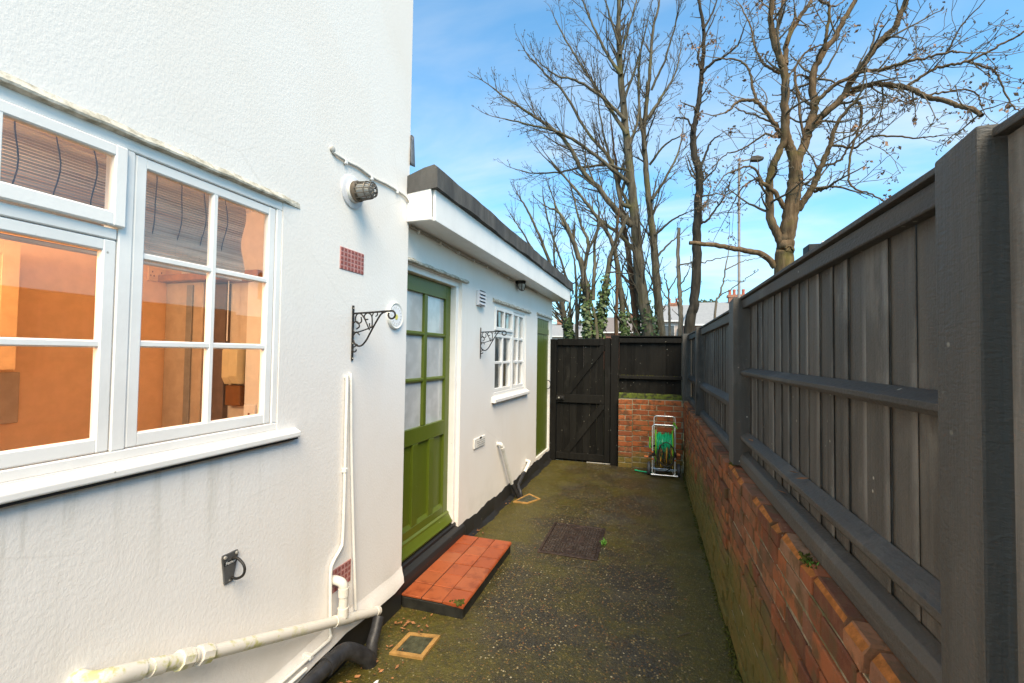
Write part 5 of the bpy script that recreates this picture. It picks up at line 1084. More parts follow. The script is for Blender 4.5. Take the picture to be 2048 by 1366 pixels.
# houses
def far_house(px0, px1, py_eave, py_ridge, Y, dep, label, wallm, chim=(), over=0.3, hip=0.0, roofm='far_slate'):
    a = PY(px0, py_eave, Y); b = PY(px1, py_eave, Y); rz = PY((px0+px1)/2, py_ridge, Y+dep/2)[2]
    x0, x1, ez = a[0], b[0], (a[2]+b[2])/2; o_ = empty('distant_house', ((x0+x1)/2, Y+dep/2, 0), label, 'house', 'houses beyond the trees')
    MB().box((x0, Y, -0.1), (x1, Y+dep, ez)).build('wall', wallm, o_)
    f = MB(); h_ = hip*(x1-x0); f.add([(x0-over, Y-over, ez), (x1+over, Y-over, ez), (x1+over, Y+dep+over, ez), (x0-over, Y+dep+over, ez), (x0-over+h_, Y+dep/2, rz), (x1+over-h_, Y+dep/2, rz)], [(0, 1, 5, 4), (2, 3, 4, 5), (0, 4, 3), (1, 2, 5), (3, 2, 1, 0)]); rf = f.build('roof', roofm, o_); MWD[rf.name] = worldloc(o_)
    MB().box((x0-over, Y-over-0.12, ez-0.14), (x1+over, Y-over-0.001, ez-0.002)).build('gutter', 'far_trim', o_)
    n_ = max(2, int((x1-x0)/2.6))
    for k in range(n_):
        for z_ in (1.0, 3.6):
            if z_+1.2 > ez-0.2: continue
            cx_ = x0+(k+0.5)*(x1-x0)/n_; wd = MB().box((cx_-0.55, Y-0.06, z_), (cx_+0.55, Y-0.001, z_+1.25), 0.01).build('window', 'far_trim', o_); MWD[wd.name] = worldloc(o_)
            for s_ in (-0.27, 0.27): MB().box((cx_+s_-0.22, Y-0.075, z_+0.08), (cx_+s_+0.22, Y-0.0605, z_+1.17)).build('pane', 'far_glass', wd)
    for (cpx, cw_, ctop, npot) in chim:
        p_ = PY(cpx, ctop, Y+dep*0.5); ww = cw_*(Y+dep*0.5)/F_PX; ct = MB(); ct.box((p_[0]-ww*0.44, Y+dep*0.5-0.35, rz-1.5), (p_[0]+ww*0.44, Y+dep*0.5+0.35, p_[2]-0.22)); ct.box((p_[0]-ww*0.5, Y+dep*0.5-0.42, p_[2]-0.219), (p_[0]+ww*0.5, Y+dep*0.5+0.42, p_[2])); cs = ct.build('chimney', 'far_brick', o_); MWD[cs.name] = worldloc(o_)
        for k in range(npot): MB().lathe((p_[0]-ww*0.36+k*ww*0.72/max(1, npot-1), Y+dep*0.5, p_[2]+0.001), (0, 0, 1), [(0.13, 0), (0.11, 0.3), (0.14, 0.42), (0.12, 0.5)], 10).build('pot', 'far_pot', cs, smooth=True)
    return o_
far_house(1372, 1560, 648, 604, 40, 8, 'brick house with a pale slate roof and four red chimney pots', 'far_brick', [(1473, 31, 590, 4)], hip=0.16)
far_house(1318, 1400, 641, 610, 48, 8, 'pinkish house with a pale roof and a stubby brick chimney', 'far_render', [(1346, 17, 606, 2)])
far_house(1200, 1312, 664, 634, 55, 8, 'low pink-brick terrace behind the central trunks', 'far_brick', [(1262, 14, 628, 2)], roofm='far_tile')
far_house(1060, 1178, 672, 648, 60, 8, 'grey roofed house behind the left-hand trees', 'far_render', [(1120, 12, 640, 2)])
f = MB()
for k in range(900):
    px_ = random.uniform(1395, 1432); p_ = PY(px_, 616-abs(random.gauss(0, 5)), 62+random.uniform(-3, 3)); s_ = random.uniform(0.15, 0.4); a = random.uniform(0, 6.3)
    f.add([p_, p_+np.array([s_*math.cos(a), s_*math.sin(a), 0.1]), p_+np.array([0.1, 0.05, s_])], [(0, 1, 2)])
f.tube([PY(1412, 620, 62)*np.array([1, 1, 0]), PY(1412, 612, 62)], [0.3, 0.15], 8)
ft = f.build('distant_tree', 'far_foliage', loc=tuple(PY(1412, 700, 62)*np.array([1, 1, 0]))); tag(ft, 'far treetops showing above the grey ridge', 'tree')

# ------------------------------------------------------------------ bare trees
class TB:
    """many tapering tubes gathered as arrays"""
    def __init__(s): s.V = []; s.F = []; s.n = 0
    def tube(s, P, r, n):
        P = np.asarray(P, float); k = len(P); T = np.gradient(P, axis=0); T /= np.linalg.norm(T, axis=1)[:, None]+1e-9
        m_ = T.mean(0); ref = np.array([0, 1.0, 0]) if abs(m_[1]) < 0.85*np.linalg.norm(m_)+1e-9 else np.array([1.0, 0, 0])
        U = ref-T*(T@ref)[:, None]; U /= np.linalg.norm(U, axis=1)[:, None]+1e-9; W_ = np.cross(T, U); an_ = np.arange(n)*2*math.pi/n
        ring = P[:, None]+np.asarray(r)[:, None, None]*(np.cos(an_)[None, :, None]*U[:, None]+np.sin(an_)[None, :, None]*W_[:, None])
        s.V.append(ring.reshape(-1, 3)); i = np.arange(k-1)[:, None]*n; m2 = np.arange(n)[None]; b = (m2+1) % n
        s.F.append((np.stack([i+m2, i+b, i+n+b, i+n+m2], -1)+s.n).reshape(-1, 4)); s.n += k*n
    def quad(s, Q): s.V.append(np.asarray(Q, float)); s.F.append(np.array([[0, 1, 2, 3]])+s.n); s.n += 4
    def build(s, name, mat, parent, smooth=True):
        V = np.concatenate(s.V)-np.array(worldloc(parent)); F = np.concatenate(s.F); me = bpy.data.meshes.new(name)
        me.vertices.add(len(V)); me.vertices.foreach_set('co', V.ravel()); me.loops.add(F.size); me.loops.foreach_set('vertex_index', F.ravel().astype(np.int32))
        me.polygons.add(len(F)); me.polygons.foreach_set('loop_start', np.arange(0, F.size, 4, dtype=np.int32)); me.polygons.foreach_set('use_smooth', np.full(len(F), smooth)); me.update(calc_edges=True); me.validate()
        me.materials.append(MAT[mat]); o = bpy.data.objects.new(name, me); COL.objects.link(o); o.parent = parent; return o
def nrm(v): return v/(np.linalg.norm(v)+1e-9)
def grow(tb, p, d, ln, r, lvl, st, tips):
    """one side branch with its own twigs; st holds the habit of the tree"""
    k = max(4, int(ln/st['seg'])); P = [p]; s_ = ln/k
    for i in range(k):
        d = nrm(d+RNG.normal(0, st['wob'], 3)+np.array([0, 0, st['up']*(1 if lvl < 2 else 0.6)])); P.append(P[-1]+d*s_)
    P = np.array(P); rr = np.linspace(r, max(st['rmin'], r*0.32), k+1); tb.tube(P, rr, 5 if r > 0.022 else 3)
    tips.append(P[-1])
    if lvl >= st['lvl']: 
        if st.get('buds'):
            for i in range(1, k+1):
                if RNG.random() < st['buds']: tips.append(P[i])
        return
    nch = max(1, int(ln*st['den'][lvl])); 
    for _ in range(nch):
        t_ = RNG.uniform(0.15, 1.0); i = min(k-1, int(t_*k)); q = P[i]+(P[i+1]-P[i])*(t_*k-i); td = nrm(P[i+1]-P[i])
        ax = nrm(np.cross(td, RNG.normal(0, 1, 3))); an_ = R(RNG.uniform(*st['ang'])); nd = td*math.cos(an_)+ax*math.sin(an_)
        grow(tb, q, nd, ln*RNG.uniform(0.28, 0.55)*(1.15-0.6*t_), max(st['rmin'], rr[i]*0.55), lvl+1, st, tips)
SYC = dict(seg=0.16, wob=0.08, up=0.060, rmin=0.0042, lvl=2, den=(4.8, 5.2), ang=(22, 48), buds=0.35)
OAK = dict(seg=0.11, wob=0.17, up=0.012, rmin=0.0044, lvl=2, den=(5.0, 5.4), ang=(32, 75), buds=0.45)
LOW = dict(seg=0.13, wob=0.10, up=0.05, rmin=0.0045, lvl=1, den=(3.5,), ang=(25, 55), buds=0.3)
def tree(name, label, Y, limbs, st, side, barkm, twigm='twig', leaves=0, ivy=None, buds=True, rscale=1.0):
    """limbs: (pixel trail, start px width, end px width, depth drift, side-branch factor). Trail 0 is the trunk, carried to the ground"""
    fx = PY(*limbs[0][0][0], Y); base = np.array([fx[0]+0.0, Y, -0.1]); o_ = empty(name, (base[0], base[1], 0), label, 'tree', 'bare trees beyond the gate')
    tk = TB(); tw = TB(); tips = []; sc = Y/F_PX
    for li, (tr, w0, w1, dy, bf_) in enumerate(limbs):
        n_ = len(tr); P = [PY(q[0], q[1], Y+dy*(i/(n_-1))**1.2) for i, q in enumerate(tr)]
        if li == 0 or (tr[0][1] > 640): P = [np.array([P[0][0]-(P[1][0]-P[0][0])*0.3, P[0][1], -0.1])]+P
        C = curve(P, 6); C[2:-1] += RNG.normal(0, 0.007, C[2:-1].shape); rr = np.linspace(w0, w1, len(C))*sc*0.5*rscale
        if li == 0 or tr[0][1] > 640: rr[0] *= 1.3
        rr *= 1+0.03*np.sin(np.arange(len(C))*1.3); tk.tube(C, rr, 10 if w0 > 14 else 7)
        ln = np.linalg.norm(np.diff(C, axis=0), axis=1).sum(); m_ = int(ln*side*bf_)
        for _ in range(m_):
            t_ = RNG.uniform(0.12, 1.0); i = min(len(C)-2, int(t_*(len(C)-1)))
            if C[i][2] < 2.3: continue
            td = nrm(C[i+1]-C[i]); ax = nrm(np.cross(td, RNG.normal(0, 1, 3)*np.array([1, 1, 0.5]))); an_ = R(RNG.uniform(*st['ang'])); nd = td*math.cos(an_)+ax*math.sin(an_)
            L_ = RNG.uniform(0.45, 1.25)*st.get('len', 1.0)*(1.15-0.45*t_)
            grow(tw, C[i]+td*RNG.uniform(0, 0.05), nd, L_, min(rr[i]*0.42, 0.026), 0, st, tips)
        if w1 < 6: grow(tw, C[-1], nrm(C[-1]-C[-3]), 0.7*st.get('len', 1), max(rr[-1]*0.9, 0.008), 0, st, tips)
    tk.build('trunk', barkm, o_); 
    if buds and tips:
        for q in tips:
            if RNG.random() < 0.8:
                d = nrm(RNG.normal(0, 1, 3)+np.array([0, 0, 0.6])); tw.tube(np.array([q, q+d*0.012, q+d*0.034]), np.array([0.004, 0.0095, 0.002]), 3)
    if tw.n: tag(tw.build('twigs', twigm, o_), kind='stuff')
    if leaves and tips:
        lf = TB(); T_ = np.array(tips)
        for _ in range(leaves//6):
            c_ = T_[RNG.integers(len(T_))]
            for _ in range(RNG.integers(3, 9)):
                p_ = c_+RNG.normal(0, 0.045, 3); a = nrm(RNG.normal(0, 1, 3)+np.array([0, 0, -0.9])); b = nrm(np.cross(a, RNG.normal(0, 1, 3))); L_ = RNG.uniform(0.05, 0.10)
                lf.quad([p_, p_+a*L_*0.5+b*L_*0.28, p_+a*L_, p_+a*L_*0.5-b*L_*0.26+np.cross(a, b)*0.015])
        tag(lf.build('dead_leaves', 'dead_leaf', o_, False), kind='stuff')
    if ivy:
        lf = TB()
        for (tr, w_, n_, dy) in ivy:
            C = curve([PY(*q, Y) for q in tr], 10)
            for _ in range(n_):
                i = min(len(C)-1, int(len(C)*RNG.beta(0.9, 1.5))); a = RNG.uniform(0, 2*math.pi); r_ = w_*sc*0.5*RNG.uniform(0.75, 1.45)
                p_ = C[i]+np.array([r_*math.cos(a), r_*math.sin(a), RNG.normal(0, 0.07)]); n1 = nrm(np.array([math.cos(a), math.sin(a), 0.4])+RNG.normal(0, 0.4, 3)); b = nrm(np.cross(n1, RNG.normal(0, 1, 3))); c_ = np.cross(n1, b); L_ = RNG.uniform(0.03, 0.065)
                lf.quad([p_-b*L_, p_+c_*L_*0.8, p_+b*L_*1.1, p_-c_*L_*0.8])
        tag(lf.build('ivy', 'ivy', o_, False), kind='stuff')
    return o_
# --- centre: tall double stem reaching out of the picture
tree('bare_tree', 'tallest bare tree at centre with greenish trunk and fanned ascending branches', 12.0, [
    ([(1298, 669), (1288, 609), (1279, 547), (1274, 484), (1268, 420), (1260, 338), (1254, 277), (1244, 184), (1240, 123), (1237, 61), (1238, 0), (1236, -70)], 27, 6, 0.2, 0.9),
    ([(1264, 452), (1224, 412), (1196, 375), (1164, 341), (1134, 286), (1097, 252), (1054, 224), (1017, 200), (986, 176)], 12, 3, -0.6, 1.25),
    ([(1262, 415), (1241, 400), (1223, 323), (1177, 267), (1127, 184), (1097, 154), (1054, 108)], 9, 3, 0.7, 1.2),
    ([(1258, 366), (1200, 318), (1150, 282), (1110, 262), (1060, 250), (1010, 238)], 8, 2.5, -0.9, 1.2),
    ([(1254, 270), (1215, 210), (1175, 150), (1140, 95), (1112, 42)], 8, 2.5, 0.6, 1.2),
    ([(1250, 240), (1200, 190), (1150, 160), (1110, 150), (1075, 120)], 7, 2, -0.5, 1.2),
    ([(1242, 150), (1215, 110), (1190, 60), (1168, 10), (1150, -30)], 7, 2, 0.5, 1.1),
    ([(1238, 90), (1222, 40), (1205, -20)], 5, 2, -0.3, 1.1), ([(1240, 110), (1256, 60), (1272, 5), (1280, -30)], 6, 2, 0.4, 1.1),
    ([(1247, 205), (1266, 150), (1282, 100), (1296, 40)], 6, 2, -0.5, 1.1), ([(1257, 300), (1275, 240), (1278, 180), (1276, 120)], 7, 2, 0.5, 1.1),
    ([(1262, 345), (1215, 330), (1165, 335), (1110, 345), (1060, 345), (1030, 338)], 6, 2, 0.8, 1.1),
    ([(1268, 430), (1238, 372), (1215, 300), (1200, 230), (1195, 170)], 7, 2, 1.0, 1.1),
    ([(1276, 510), (1240, 470), (1200, 440), (1165, 395), (1130, 355), (1095, 320)], 8, 2.5, -0.8, 1.0)], dict(SYC, len=1.2), 3.3, 'bark_grey', ivy=[([(1303, 672), (1296, 640), (1290, 600)], 24, 240, 0)])
tree('bare_tree', 'slender bare tree directly right of the tallest, forking high up', 12.6, [
    ([(1321, 669), (1316, 609), (1311, 534), (1306, 472), (1299, 410), (1292, 340), (1288, 260), (1294, 200), (1300, 138), (1306, 61), (1318, 10)], 19, 4, 0.3, 1.0),
    ([(1290, 300), (1280, 230), (1277, 150), (1284, 80)], 7, 2, -0.5, 1.2), ([(1297, 235), (1325, 190), (1350, 150), (1362, 95)], 6, 2, 0.5, 1.2),
    ([(1299, 330), (1330, 290), (1360, 272)], 5, 2, -0.4, 1.1), ([(1304, 400), (1335, 350), (1358, 300), (1366, 255)], 6, 2, 0.6, 1.1),
    ([(1303, 180), (1330, 120), (1348, 60), (1356, 20)], 5, 2, -0.4, 1.2), ([(1309, 520), (1335, 490), (1360, 470)], 5, 2, 0.4, 0.9), ([(1310, 470), (1345, 440), (1375, 425)], 5, 2, -0.4, 0.9)], dict(SYC, len=1.0), 3.4, 'bark_grey')
tree('bare_tree', 'reddish straight bare stem left of the tallest tree', 12.3, [([(1274, 671), (1266, 584), (1259, 522), (1251, 472), (1244, 422), (1238, 370), (1228, 300), (1222, 240)], 16, 3, 0.3, 0.9), ([(1264, 570), (1248, 555), (1238, 545), (1222, 530)], 6, 2, -0.3, 0.9)], dict(SYC, len=0.8), 2.6, 'bark_red', ivy=[([(1282, 672), (1276, 630)], 20, 160, 0)])
tree('bare_tree', 'leaning bare stem curving left to a long upper limb', 11.7, [([(1249, 671), (1244, 609), (1236, 540), (1229, 499), (1214, 464), (1194, 435), (1164, 395), (1134, 360), (1105, 325)], 13, 3, -0.5, 0.9), ([(1236, 545), (1246, 590), (1262, 640)], 6, 5, 0.1, 0.2), ([(1230, 500), (1234, 440), (1226, 380)], 6, 2, 0.5, 1)], dict(SYC, len=0.9), 2.6, 'bark_grey', ivy=[([(1250, 671), (1246, 620)], 16, 200, 0)])
tree('bare_tree', 'thin russet bare stem just above the gate end', 11.5, [([(1232, 671), (1233, 609), (1234, 559), (1231, 509), (1236, 455), (1240, 400)], 9, 2, 0.2, 0.6)], dict(LOW, len=0.7), 1.8, 'bark_red')
tree('bare_tree', 'ivy-clad bare trunk leaning right above the gate', 11.3, [([(1199, 671), (1204, 609), (1214, 554), (1224, 504), (1241, 464), (1256, 430)], 15, 6, 0.2, 0.8), ([(1206, 600), (1225, 575), (1240, 568)], 4, 2, 0.3, 0.8), ([(1216, 545), (1236, 545), (1262, 548)], 4, 2, -0.3, 0.8)], dict(LOW, len=0.8), 2.0, 'bark_grey', ivy=[([(1199, 672), (1204, 609), (1214, 560)], 18, 420, 0)])
tree('bare_tree', 'ivy-footed bare tree with a forked crown over the gate', 11.0, [
    ([(1178, 671), (1172, 609), (1167, 547), (1152, 499), (1139, 464), (1119, 427), (1097, 415)], 19, 3, -0.3, 1.0), ([(1167, 547), (1174, 509), (1176, 480), (1164, 455), (1154, 422), (1142, 375)], 9, 3, 0.4, 1.1),
    ([(1194, 673), (1186, 620), (1177, 574)], 8, 5, 0, 0.1), ([(1186, 600), (1189, 540), (1191, 480), (1203, 440)], 9, 3, 0.4, 1.0), ([(1152, 499), (1130, 455), (1108, 400), (1098, 375)], 5, 2, 0.5, 1.2), ([(1174, 505), (1195, 460), (1198, 420), (1195, 390)], 6, 2, -0.3, 1.1)], dict(SYC, len=0.8, lvl=1, den=(4.5,)), 3.4, 'bark_grey', ivy=[([(1178, 672), (1173, 620), (1170, 570)], 20, 420, 0)])
tree('bare_tree', 'thin twin-stemmed bare tree between the eaves and the ivy trunk', 11.4, [([(1154, 671), (1153, 610), (1152, 560), (1148, 520), (1140, 480)], 9, 2, 0.2, 0.8), ([(1156, 640), (1160, 590), (1163, 550), (1150, 566), (1140, 568)], 5, 2, 0.2, 0.5)], dict(LOW, len=0.7), 2.2, 'bark_grey')
tree('bare_tree', 'clump of bare stems fanning out behind the extension eaves', 11.6, [
    ([(1136, 672), (1128, 630), (1120, 590), (1104, 540), (1082, 480), (1060, 430), (1040, 395)], 13, 3, -0.3, 1.1), ([(1131, 676), (1124, 630), (1112, 600), (1100, 575)], 10, 4, 0.3, 0.8), ([(1141, 676), (1140, 620), (1137, 570), (1118, 510), (1098, 450), (1086, 390)], 8, 2.5, 0.4, 1.1),
    ([(1120, 590), (1090, 545), (1060, 490), (1035, 450), (1022, 430)], 6, 2, 0.5, 1.2), ([(1112, 560), (1108, 500), (1112, 440), (1108, 395)], 5, 2, -0.4, 1.1), ([(1134, 672), (1118, 640), (1105, 622)], 6, 3, 0.2, 0.5)], dict(SYC, len=0.8, lvl=1, den=(4.5,)), 3.4, 'bark_grey', ivy=[([(1140, 672), (1134, 640)], 16, 260, 0)])
tree('bare_tree', 'dead snag with short broken branches left of the pale stem', 10.8, [([(1340, 664), (1338, 620), (1337, 590), (1333, 565), (1329, 556)], 6, 2, 0.1, 0.2), ([(1338, 580), (1350, 560), (1356, 545)], 3, 1.5, 0.2, 0.2), ([(1338, 600), (1326, 585), (1322, 575)], 3, 1.5, -0.2, 0.2)], dict(LOW, len=0.35), 2.0, 'bark_pale')
tree('bare_tree', 'pale bare pole with a sawn top right of the snag', 10.4, [([(1361, 666), (1361, 609), (1358, 572), (1356, 509), (1358, 456)], 10, 6, 0.1, 0.4), ([(1362, 585), (1375, 578), (1384, 574)], 3, 1.5, 0.2, 0.4), ([(1360, 570), (1372, 553), (1377, 542)], 3, 1.5, -0.2, 0.3), ([(1358, 530), (1385, 526), (1410, 524), (1440, 516), (1470, 512)], 3, 1.2, -0.4, 0.4)], dict(LOW, len=0.5), 1.2, 'bark_pale', 'twig_pale')
tree('bare_tree', 'tall dark sinuous bare trunk left of the lamp column', 10.2, [
    ([(1379, 659), (1388, 609), (1393, 534), (1394, 460), (1397, 400), (1399, 352), (1389, 307), (1386, 270), (1392, 235), (1398, 200), (1403, 148), (1407, 92), (1406, 46), (1394, -10)], 20, 5, 0.2, 0.5),
    ([(1403, 148), (1425, 125), (1445, 115), (1475, 90), (1490, 50)], 6, 2, -0.3, 1.3), ([(1402, 140), (1396, 110), (1412, 70), (1430, 30)], 5, 2, 0.3, 1.2), ([(1400, 340), (1415, 300), (1425, 280), (1440, 270)], 5, 2, 0.3, 1.0),
    ([(1388, 265), (1375, 240), (1355, 235), (1350, 240)], 4, 2, -0.2, 0.8), ([(1396, 450), (1415, 440), (1430, 420), (1450, 390), (1462, 360)], 5, 2, 0.3, 1.3), ([(1406, 60), (1425, 25), (1440, -20)], 5, 2, 0.3, 1.2)], dict(OAK, len=0.7), 3.6, 'bark_dark', 'twig_pale', leaves=260)
tree('bare_tree', 'thin leafless sapling leaning over the fence near the lamp column', 9.0, [([(1430, 628), (1438, 594), (1446, 565), (1452, 530), (1457, 502)], 5, 1.5, 0.1, 0.1), ([(1438, 593), (1462, 578), (1485, 563), (1500, 552)], 2.5, 1.2, -0.2, 0.1), ([(1450, 540), (1475, 527), (1498, 520), (1517, 516)], 2.5, 1.0, 0.2, 0.1), ([(1445, 562), (1457, 561), (1470, 562)], 1.8, 1, 0.1, 0)], dict(LOW, len=0.25), 1.0, 'bark_pale', 'twig_pale')
# --- right: the big spreading tree
tree('spreading_tree', 'big spreading bare tree with brown trunk rising over the right fence', 9.4, [
    ([(1568, 545), (1570, 500), (1572, 477), (1580, 431), (1586, 386), (1591, 345)], 36, 25, 0.0, 0.15),
    ([(1573, 520), (1563, 488), (1551, 461), (1539, 427), (1539, 375), (1543, 341), (1557, 307), (1568, 280), (1569, 240)], 17, 12, -0.2, 0.5),
    ([(1590, 350), (1583, 304), (1571, 270), (1570, 220), (1570, 154), (1562, 123), (1547, 81), (1542, 44), (1546, -10)], 19, 9, -0.3, 0.9),
    ([(1549, 76), (1558, 44), (1569, -10)], 8, 6, 0.3, 0.9), ([(1571, 130), (1573, 88), (1591, 48), (1617, 9), (1635, -15)], 11, 6, 0.5, 1.0), ([(1573, 90), (1580, 60), (1588, 40), (1591, 36)], 5, 3.5, 0.1, 0.3),
    ([(1590, 345), (1598, 313), (1609, 291), (1616, 262), (1624, 237), (1628, 209), (1624, 171), (1630, 136), (1650, 101), (1672, 72), (1687, 40), (1709, 4), (1722, -20)], 19, 8, 0.4, 0.9),
    ([(1650, 101), (1650, 80), (1656, 45), (1658, 10), (1645, 5), (1634, -8)], 7, 4, -0.3, 0.6), ([(1658, 12), (1672, 12), (1690, 0)], 4, 2, 0.2, 0.6),
    ([(1618, 262), (1640, 236), (1654, 224), (1687, 193), (1700, 165), (1728, 127), (1750, 97), (1772, 72), (1790, 55), (1799, 33), (1810, 8), (1820, -15)], 14, 9, -0.5, 0.9),
    ([(1628, 212), (1639, 198), (1665, 173), (1692, 158), (1728, 143), (1772, 136), (1805, 125), (1849, 116), (1893, 105), (1920, 104)], 9, 3, -0.9, 1.2), ([(1893, 105), (1908, 77), (1928, 44), (1963, 8)], 3.5, 1.8, -0.3, 1.3),
    ([(1690, 192), (1709, 182), (1744, 169), (1772, 169), (1805, 173), (1832, 182), (1858, 195), (1887, 200), (1913, 211), (1941, 217), (1964, 231)], 10, 7, -1.0, 1.1),
    ([(1815, 172), (1830, 162), (1865, 140), (1898, 130), (1933, 123), (1974, 105), (2018, 81), (2060, 55)], 6, 3, -0.5, 1.4), ([(1935, 123), (1965, 132), (1990, 144), (2005, 175), (2024, 210), (2050, 228)], 4, 2, -0.3, 1.2),
    ([(1850, 193), (1890, 184), (1930, 178), (1955, 190), (1964, 215)], 4, 2, 0.3, 1.0),
    ([(1596, 420), (1618, 386), (1632, 359), (1643, 329), (1659, 295), (1668, 259), (1690, 225), (1712, 200)], 14, 5, -0.6, 1.0), ([(1628, 384), (1645, 378), (1657, 374)], 6, 5.5, -0.2, 0.1),
    ([(1712, 200), (1722, 215), (1720, 248), (1709, 281), (1698, 331), (1702, 371), (1738, 387), (1770, 403)], 6, 2.5, -0.4, 0.7), ([(1660, 290), (1709, 295), (1744, 273), (1790, 272), (1832, 276), (1875, 272)], 5, 2, -0.7, 1.2), ([(1640, 335), (1680, 320), (1700, 290), (1735, 250), (1760, 220)], 5, 2, 0.5, 1.2),
    ([(1550, 534), (1528, 511), (1493, 502), (1448, 493), (1403, 488), (1379, 486)], 13, 8, -0.5, 0.05),
    ([(1574, 420), (1564, 407), (1548, 384), (1525, 366), (1514, 355)], 10, 7, -0.3, 0.6), ([(1525, 364), (1507, 336), (1489, 334), (1471, 341), (1448, 352), (1432, 375)], 5, 2, -0.3, 1.5), ([(1520, 355), (1490, 370), (1470, 400), (1455, 430)], 4, 1.8, 0.3, 1.3),
    ([(1562, 275), (1553, 253), (1534, 226), (1516, 206), (1485, 200), (1468, 211), (1450, 226)], 10, 4, -0.3, 0.6), ([(1516, 206), (1505, 176), (1501, 154), (1494, 132), (1472, 119), (1445, 117)], 6, 3, 0.2, 0.8), ([(1545, 245), (1510, 230), (1490, 225), (1470, 214)], 4, 2.5, 0.2, 0.7),
    ([(1560, 147), (1531, 130), (1516, 108), (1507, 83), (1500, 50), (1480, 10)], 6, 2.5, 0.3, 1.5), ([(1552, 275), (1530, 268), (1510, 282), (1480, 300), (1450, 310), (1425, 335)], 5, 2, 0.3, 1.4),
    ([(1612, 300), (1592, 170), (1600, 150), (1625, 160)], 5, 3, 0.4, 0.6), ([(1600, 190), (1590, 165), (1593, 130), (1620, 98), (1650, 88)], 5, 3, 0.4, 1.0)], dict(OAK, len=0.92), 4.6, 'bark_oak', 'twig_pale', leaves=520, rscale=0.88)

# ------------------------------------------------------------------ small litter
f = MB()
def leaf(p, s_, tilt=0.5):
    a = random.uniform(0, 6.28); d = np.array([math.cos(a), math.sin(a), 0]); n1 = np.array([-d[1], d[0], random.uniform(-tilt, tilt)]); p = np.array(p)
    f.add([p-d*s_, p+n1*s_*0.45+np.array([0, 0, s_*0.15]), p+d*s_+np.array([0, 0, s_*0.25]), p-n1*s_*0.42+np.array([0, 0, s_*0.12])], [(0, 1, 2, 3)])
for k in range(60): leaf((random.uniform(-1.44, -1.25)+abs(random.gauss(0, 0.03)), random.choice((random.gauss(2.02, 0.10), random.gauss(2.36, 0.05), random.gauss(1.75, 0.2))), 0.012), random.uniform(0.006, 0.019))
for k in range(26): leaf((EX((0.08+abs(random.gauss(0, 0.04)), 0, 0))[0], random.choice((random.gauss(4.62, 0.05), random.gauss(3.75, 0.1))), 0.012), random.uniform(0.007, 0.018))
for k in range(50): leaf((random.uniform(-1.1, 0.42), random.uniform(2.1, 6.3), 0.010), random.uniform(0.004, 0.012))
for y_, z_, x_ in ((2.62, 1.155, 0.500), (1.90, 1.165, 0.505), (1.80, 1.168, 0.505), (2.05, 1.050, 0.502), (2.72, 1.000, 0.47)): leaf((x_, y_, z_+0.012), 0.022, 0.2)
tag(f.build('fallen_leaves', 'leaf_brown', loc=(-1.2, 3, 0)), 'small brown dead leaves scattered along the edges of the paving', 'leaves', kind='stuff')
f = MB(); f.lathe((-1.262, 1.90, 0.006), (0.2, 0.9, 0.15), [(0.004, -0.02), (0.009, -0.005), (0.008, 0.012), (0.003, 0.020)], 8); tag(f.build('pebble', 'shard_white', loc=(-1.262, 1.90, 0.0), smooth=True), 'single white pebble on the paving by the black drain pipe', 'pebble')
# twigs on the paving
f = MB()
for (x_, y_) in ((0.02, 3.05), (0.10, 3.3), (-0.02, 3.55), (-0.55, 3.4), (0.15, 2.75), (-0.9, 4.7), (0.05, 3.8)):
    a = random.uniform(0, 3); p_ = [np.array([x_, y_, 0.008])]
    for k in range(4): a += random.gauss(0, 0.5); p_.append(p_[-1]+np.array([math.cos(a), math.sin(a), 0])*0.025)
    f.tube(p_, 0.0025, 5)
tag(f.build('fallen_twigs', 'twig', loc=(0, 3.3, 0)), 'bits of dark twig lying on the paving', 'twigs', kind='stuff')
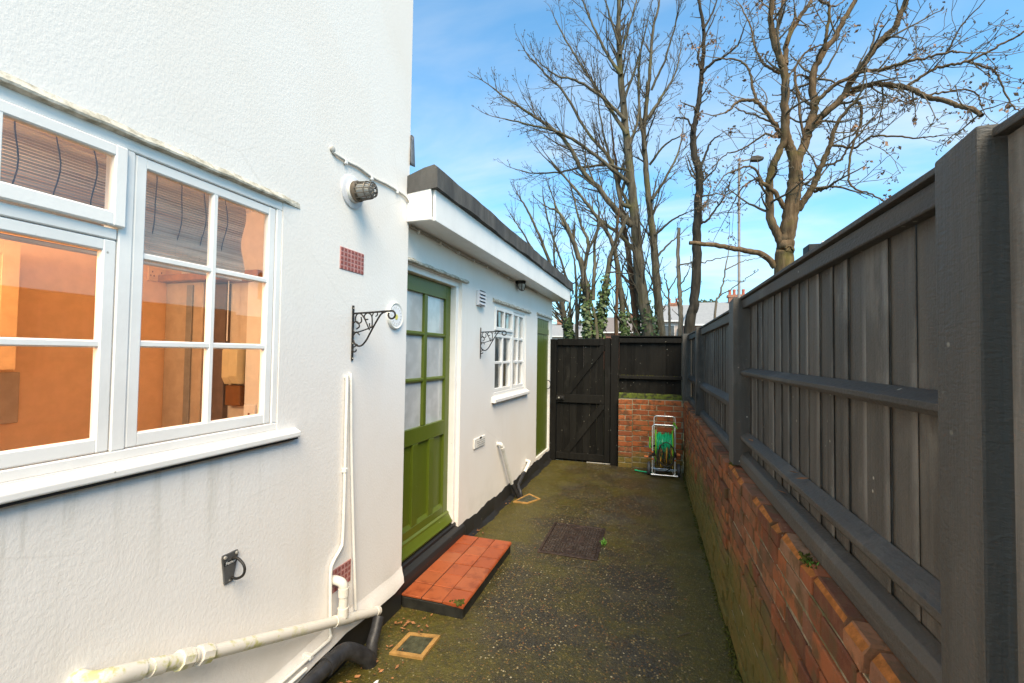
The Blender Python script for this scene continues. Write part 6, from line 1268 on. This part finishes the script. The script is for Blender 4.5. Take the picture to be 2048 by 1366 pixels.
# moss fringe where paving meets the brick wall, tufts on the ledge and at the manhole
f = MB()
for k in range(1500):
    y_ = random.uniform(1.9, 6.6); x_ = BX-abs(random.gauss(0, 0.016)); s_ = random.uniform(0.003, 0.010)
    f.add([(x_-s_, y_, 0.002), (x_+s_, y_+s_, 0.002), (x_, y_-s_, 0.002), (x_+0.002, y_, s_*1.3)], [(0, 1, 3), (1, 2, 3), (2, 0, 3)])
for yc in (1.60, 2.88):
    for k in range(45):
        y_ = random.gauss(yc, 0.022); x_ = BX+0.022+random.gauss(0, 0.012); s_ = random.uniform(0.003, 0.008); z_ = WTOP-0.003
        f.add([(x_-s_, y_, z_), (x_+s_, y_+s_, z_), (x_, y_-s_, z_), (x_, y_, z_+s_*1.4)], [(0, 1, 3), (1, 2, 3), (2, 0, 3)])
for k in range(200):
    x_ = random.uniform(-0.44, 0.40); y_ = FB-0.03+random.gauss(0, 0.008); z_ = random.choice((1.318, 1.050)); s_ = random.uniform(0.004, 0.010)
    if z_ > 1.2 and not (-0.2 < x_ < 0.05 or random.random() < 0.3): continue
    f.add([(x_-s_, y_, z_), (x_+s_, y_+s_, z_), (x_, y_-s_, z_), (x_, y_-0.004, z_+s_*1.4)], [(0, 1, 3), (1, 2, 3), (2, 0, 3)])
tag(f.build('moss_fringe', 'moss', loc=(BX, 4, 0)), 'moss along the foot and ledge of the brick wall', 'moss', kind='stuff')
f = MB()
for k in range(60):
    a = random.uniform(0, 6.28); p_ = np.array([MX1+0.012+random.gauss(0, 0.012), 3.90+random.gauss(0, 0.025), 0.004]); d = np.array([math.cos(a)*0.6, math.sin(a)*0.6, 0.7]); L_ = random.uniform(0.012, 0.035); s_ = np.array([-math.sin(a), math.cos(a), 0])*0.004
    f.add([p_-s_, p_+s_, p_+d*L_+s_*0.6, p_+d*L_*1.2], [(0, 1, 2, 3)])
for k in range(16):
    a = random.uniform(0, 6.28); p_ = np.array([BX+0.02+random.gauss(0, 0.008), 1.58+random.gauss(0, 0.015), WTOP-0.002]); d = np.array([math.cos(a)*0.6, math.sin(a)*0.6, 0.7]); L_ = random.uniform(0.005, 0.013); s_ = np.array([-math.sin(a), math.cos(a), 0])*0.003
    f.add([p_-s_, p_+s_, p_+d*L_+s_*0.6, p_+d*L_*1.2], [(0, 1, 2, 3)])
tag(f.build('weed_tuft', 'weed', loc=(MX1, 3.9, 0)), 'bright green weed tuft at the edge of the manhole cover', 'weed', kind='stuff')
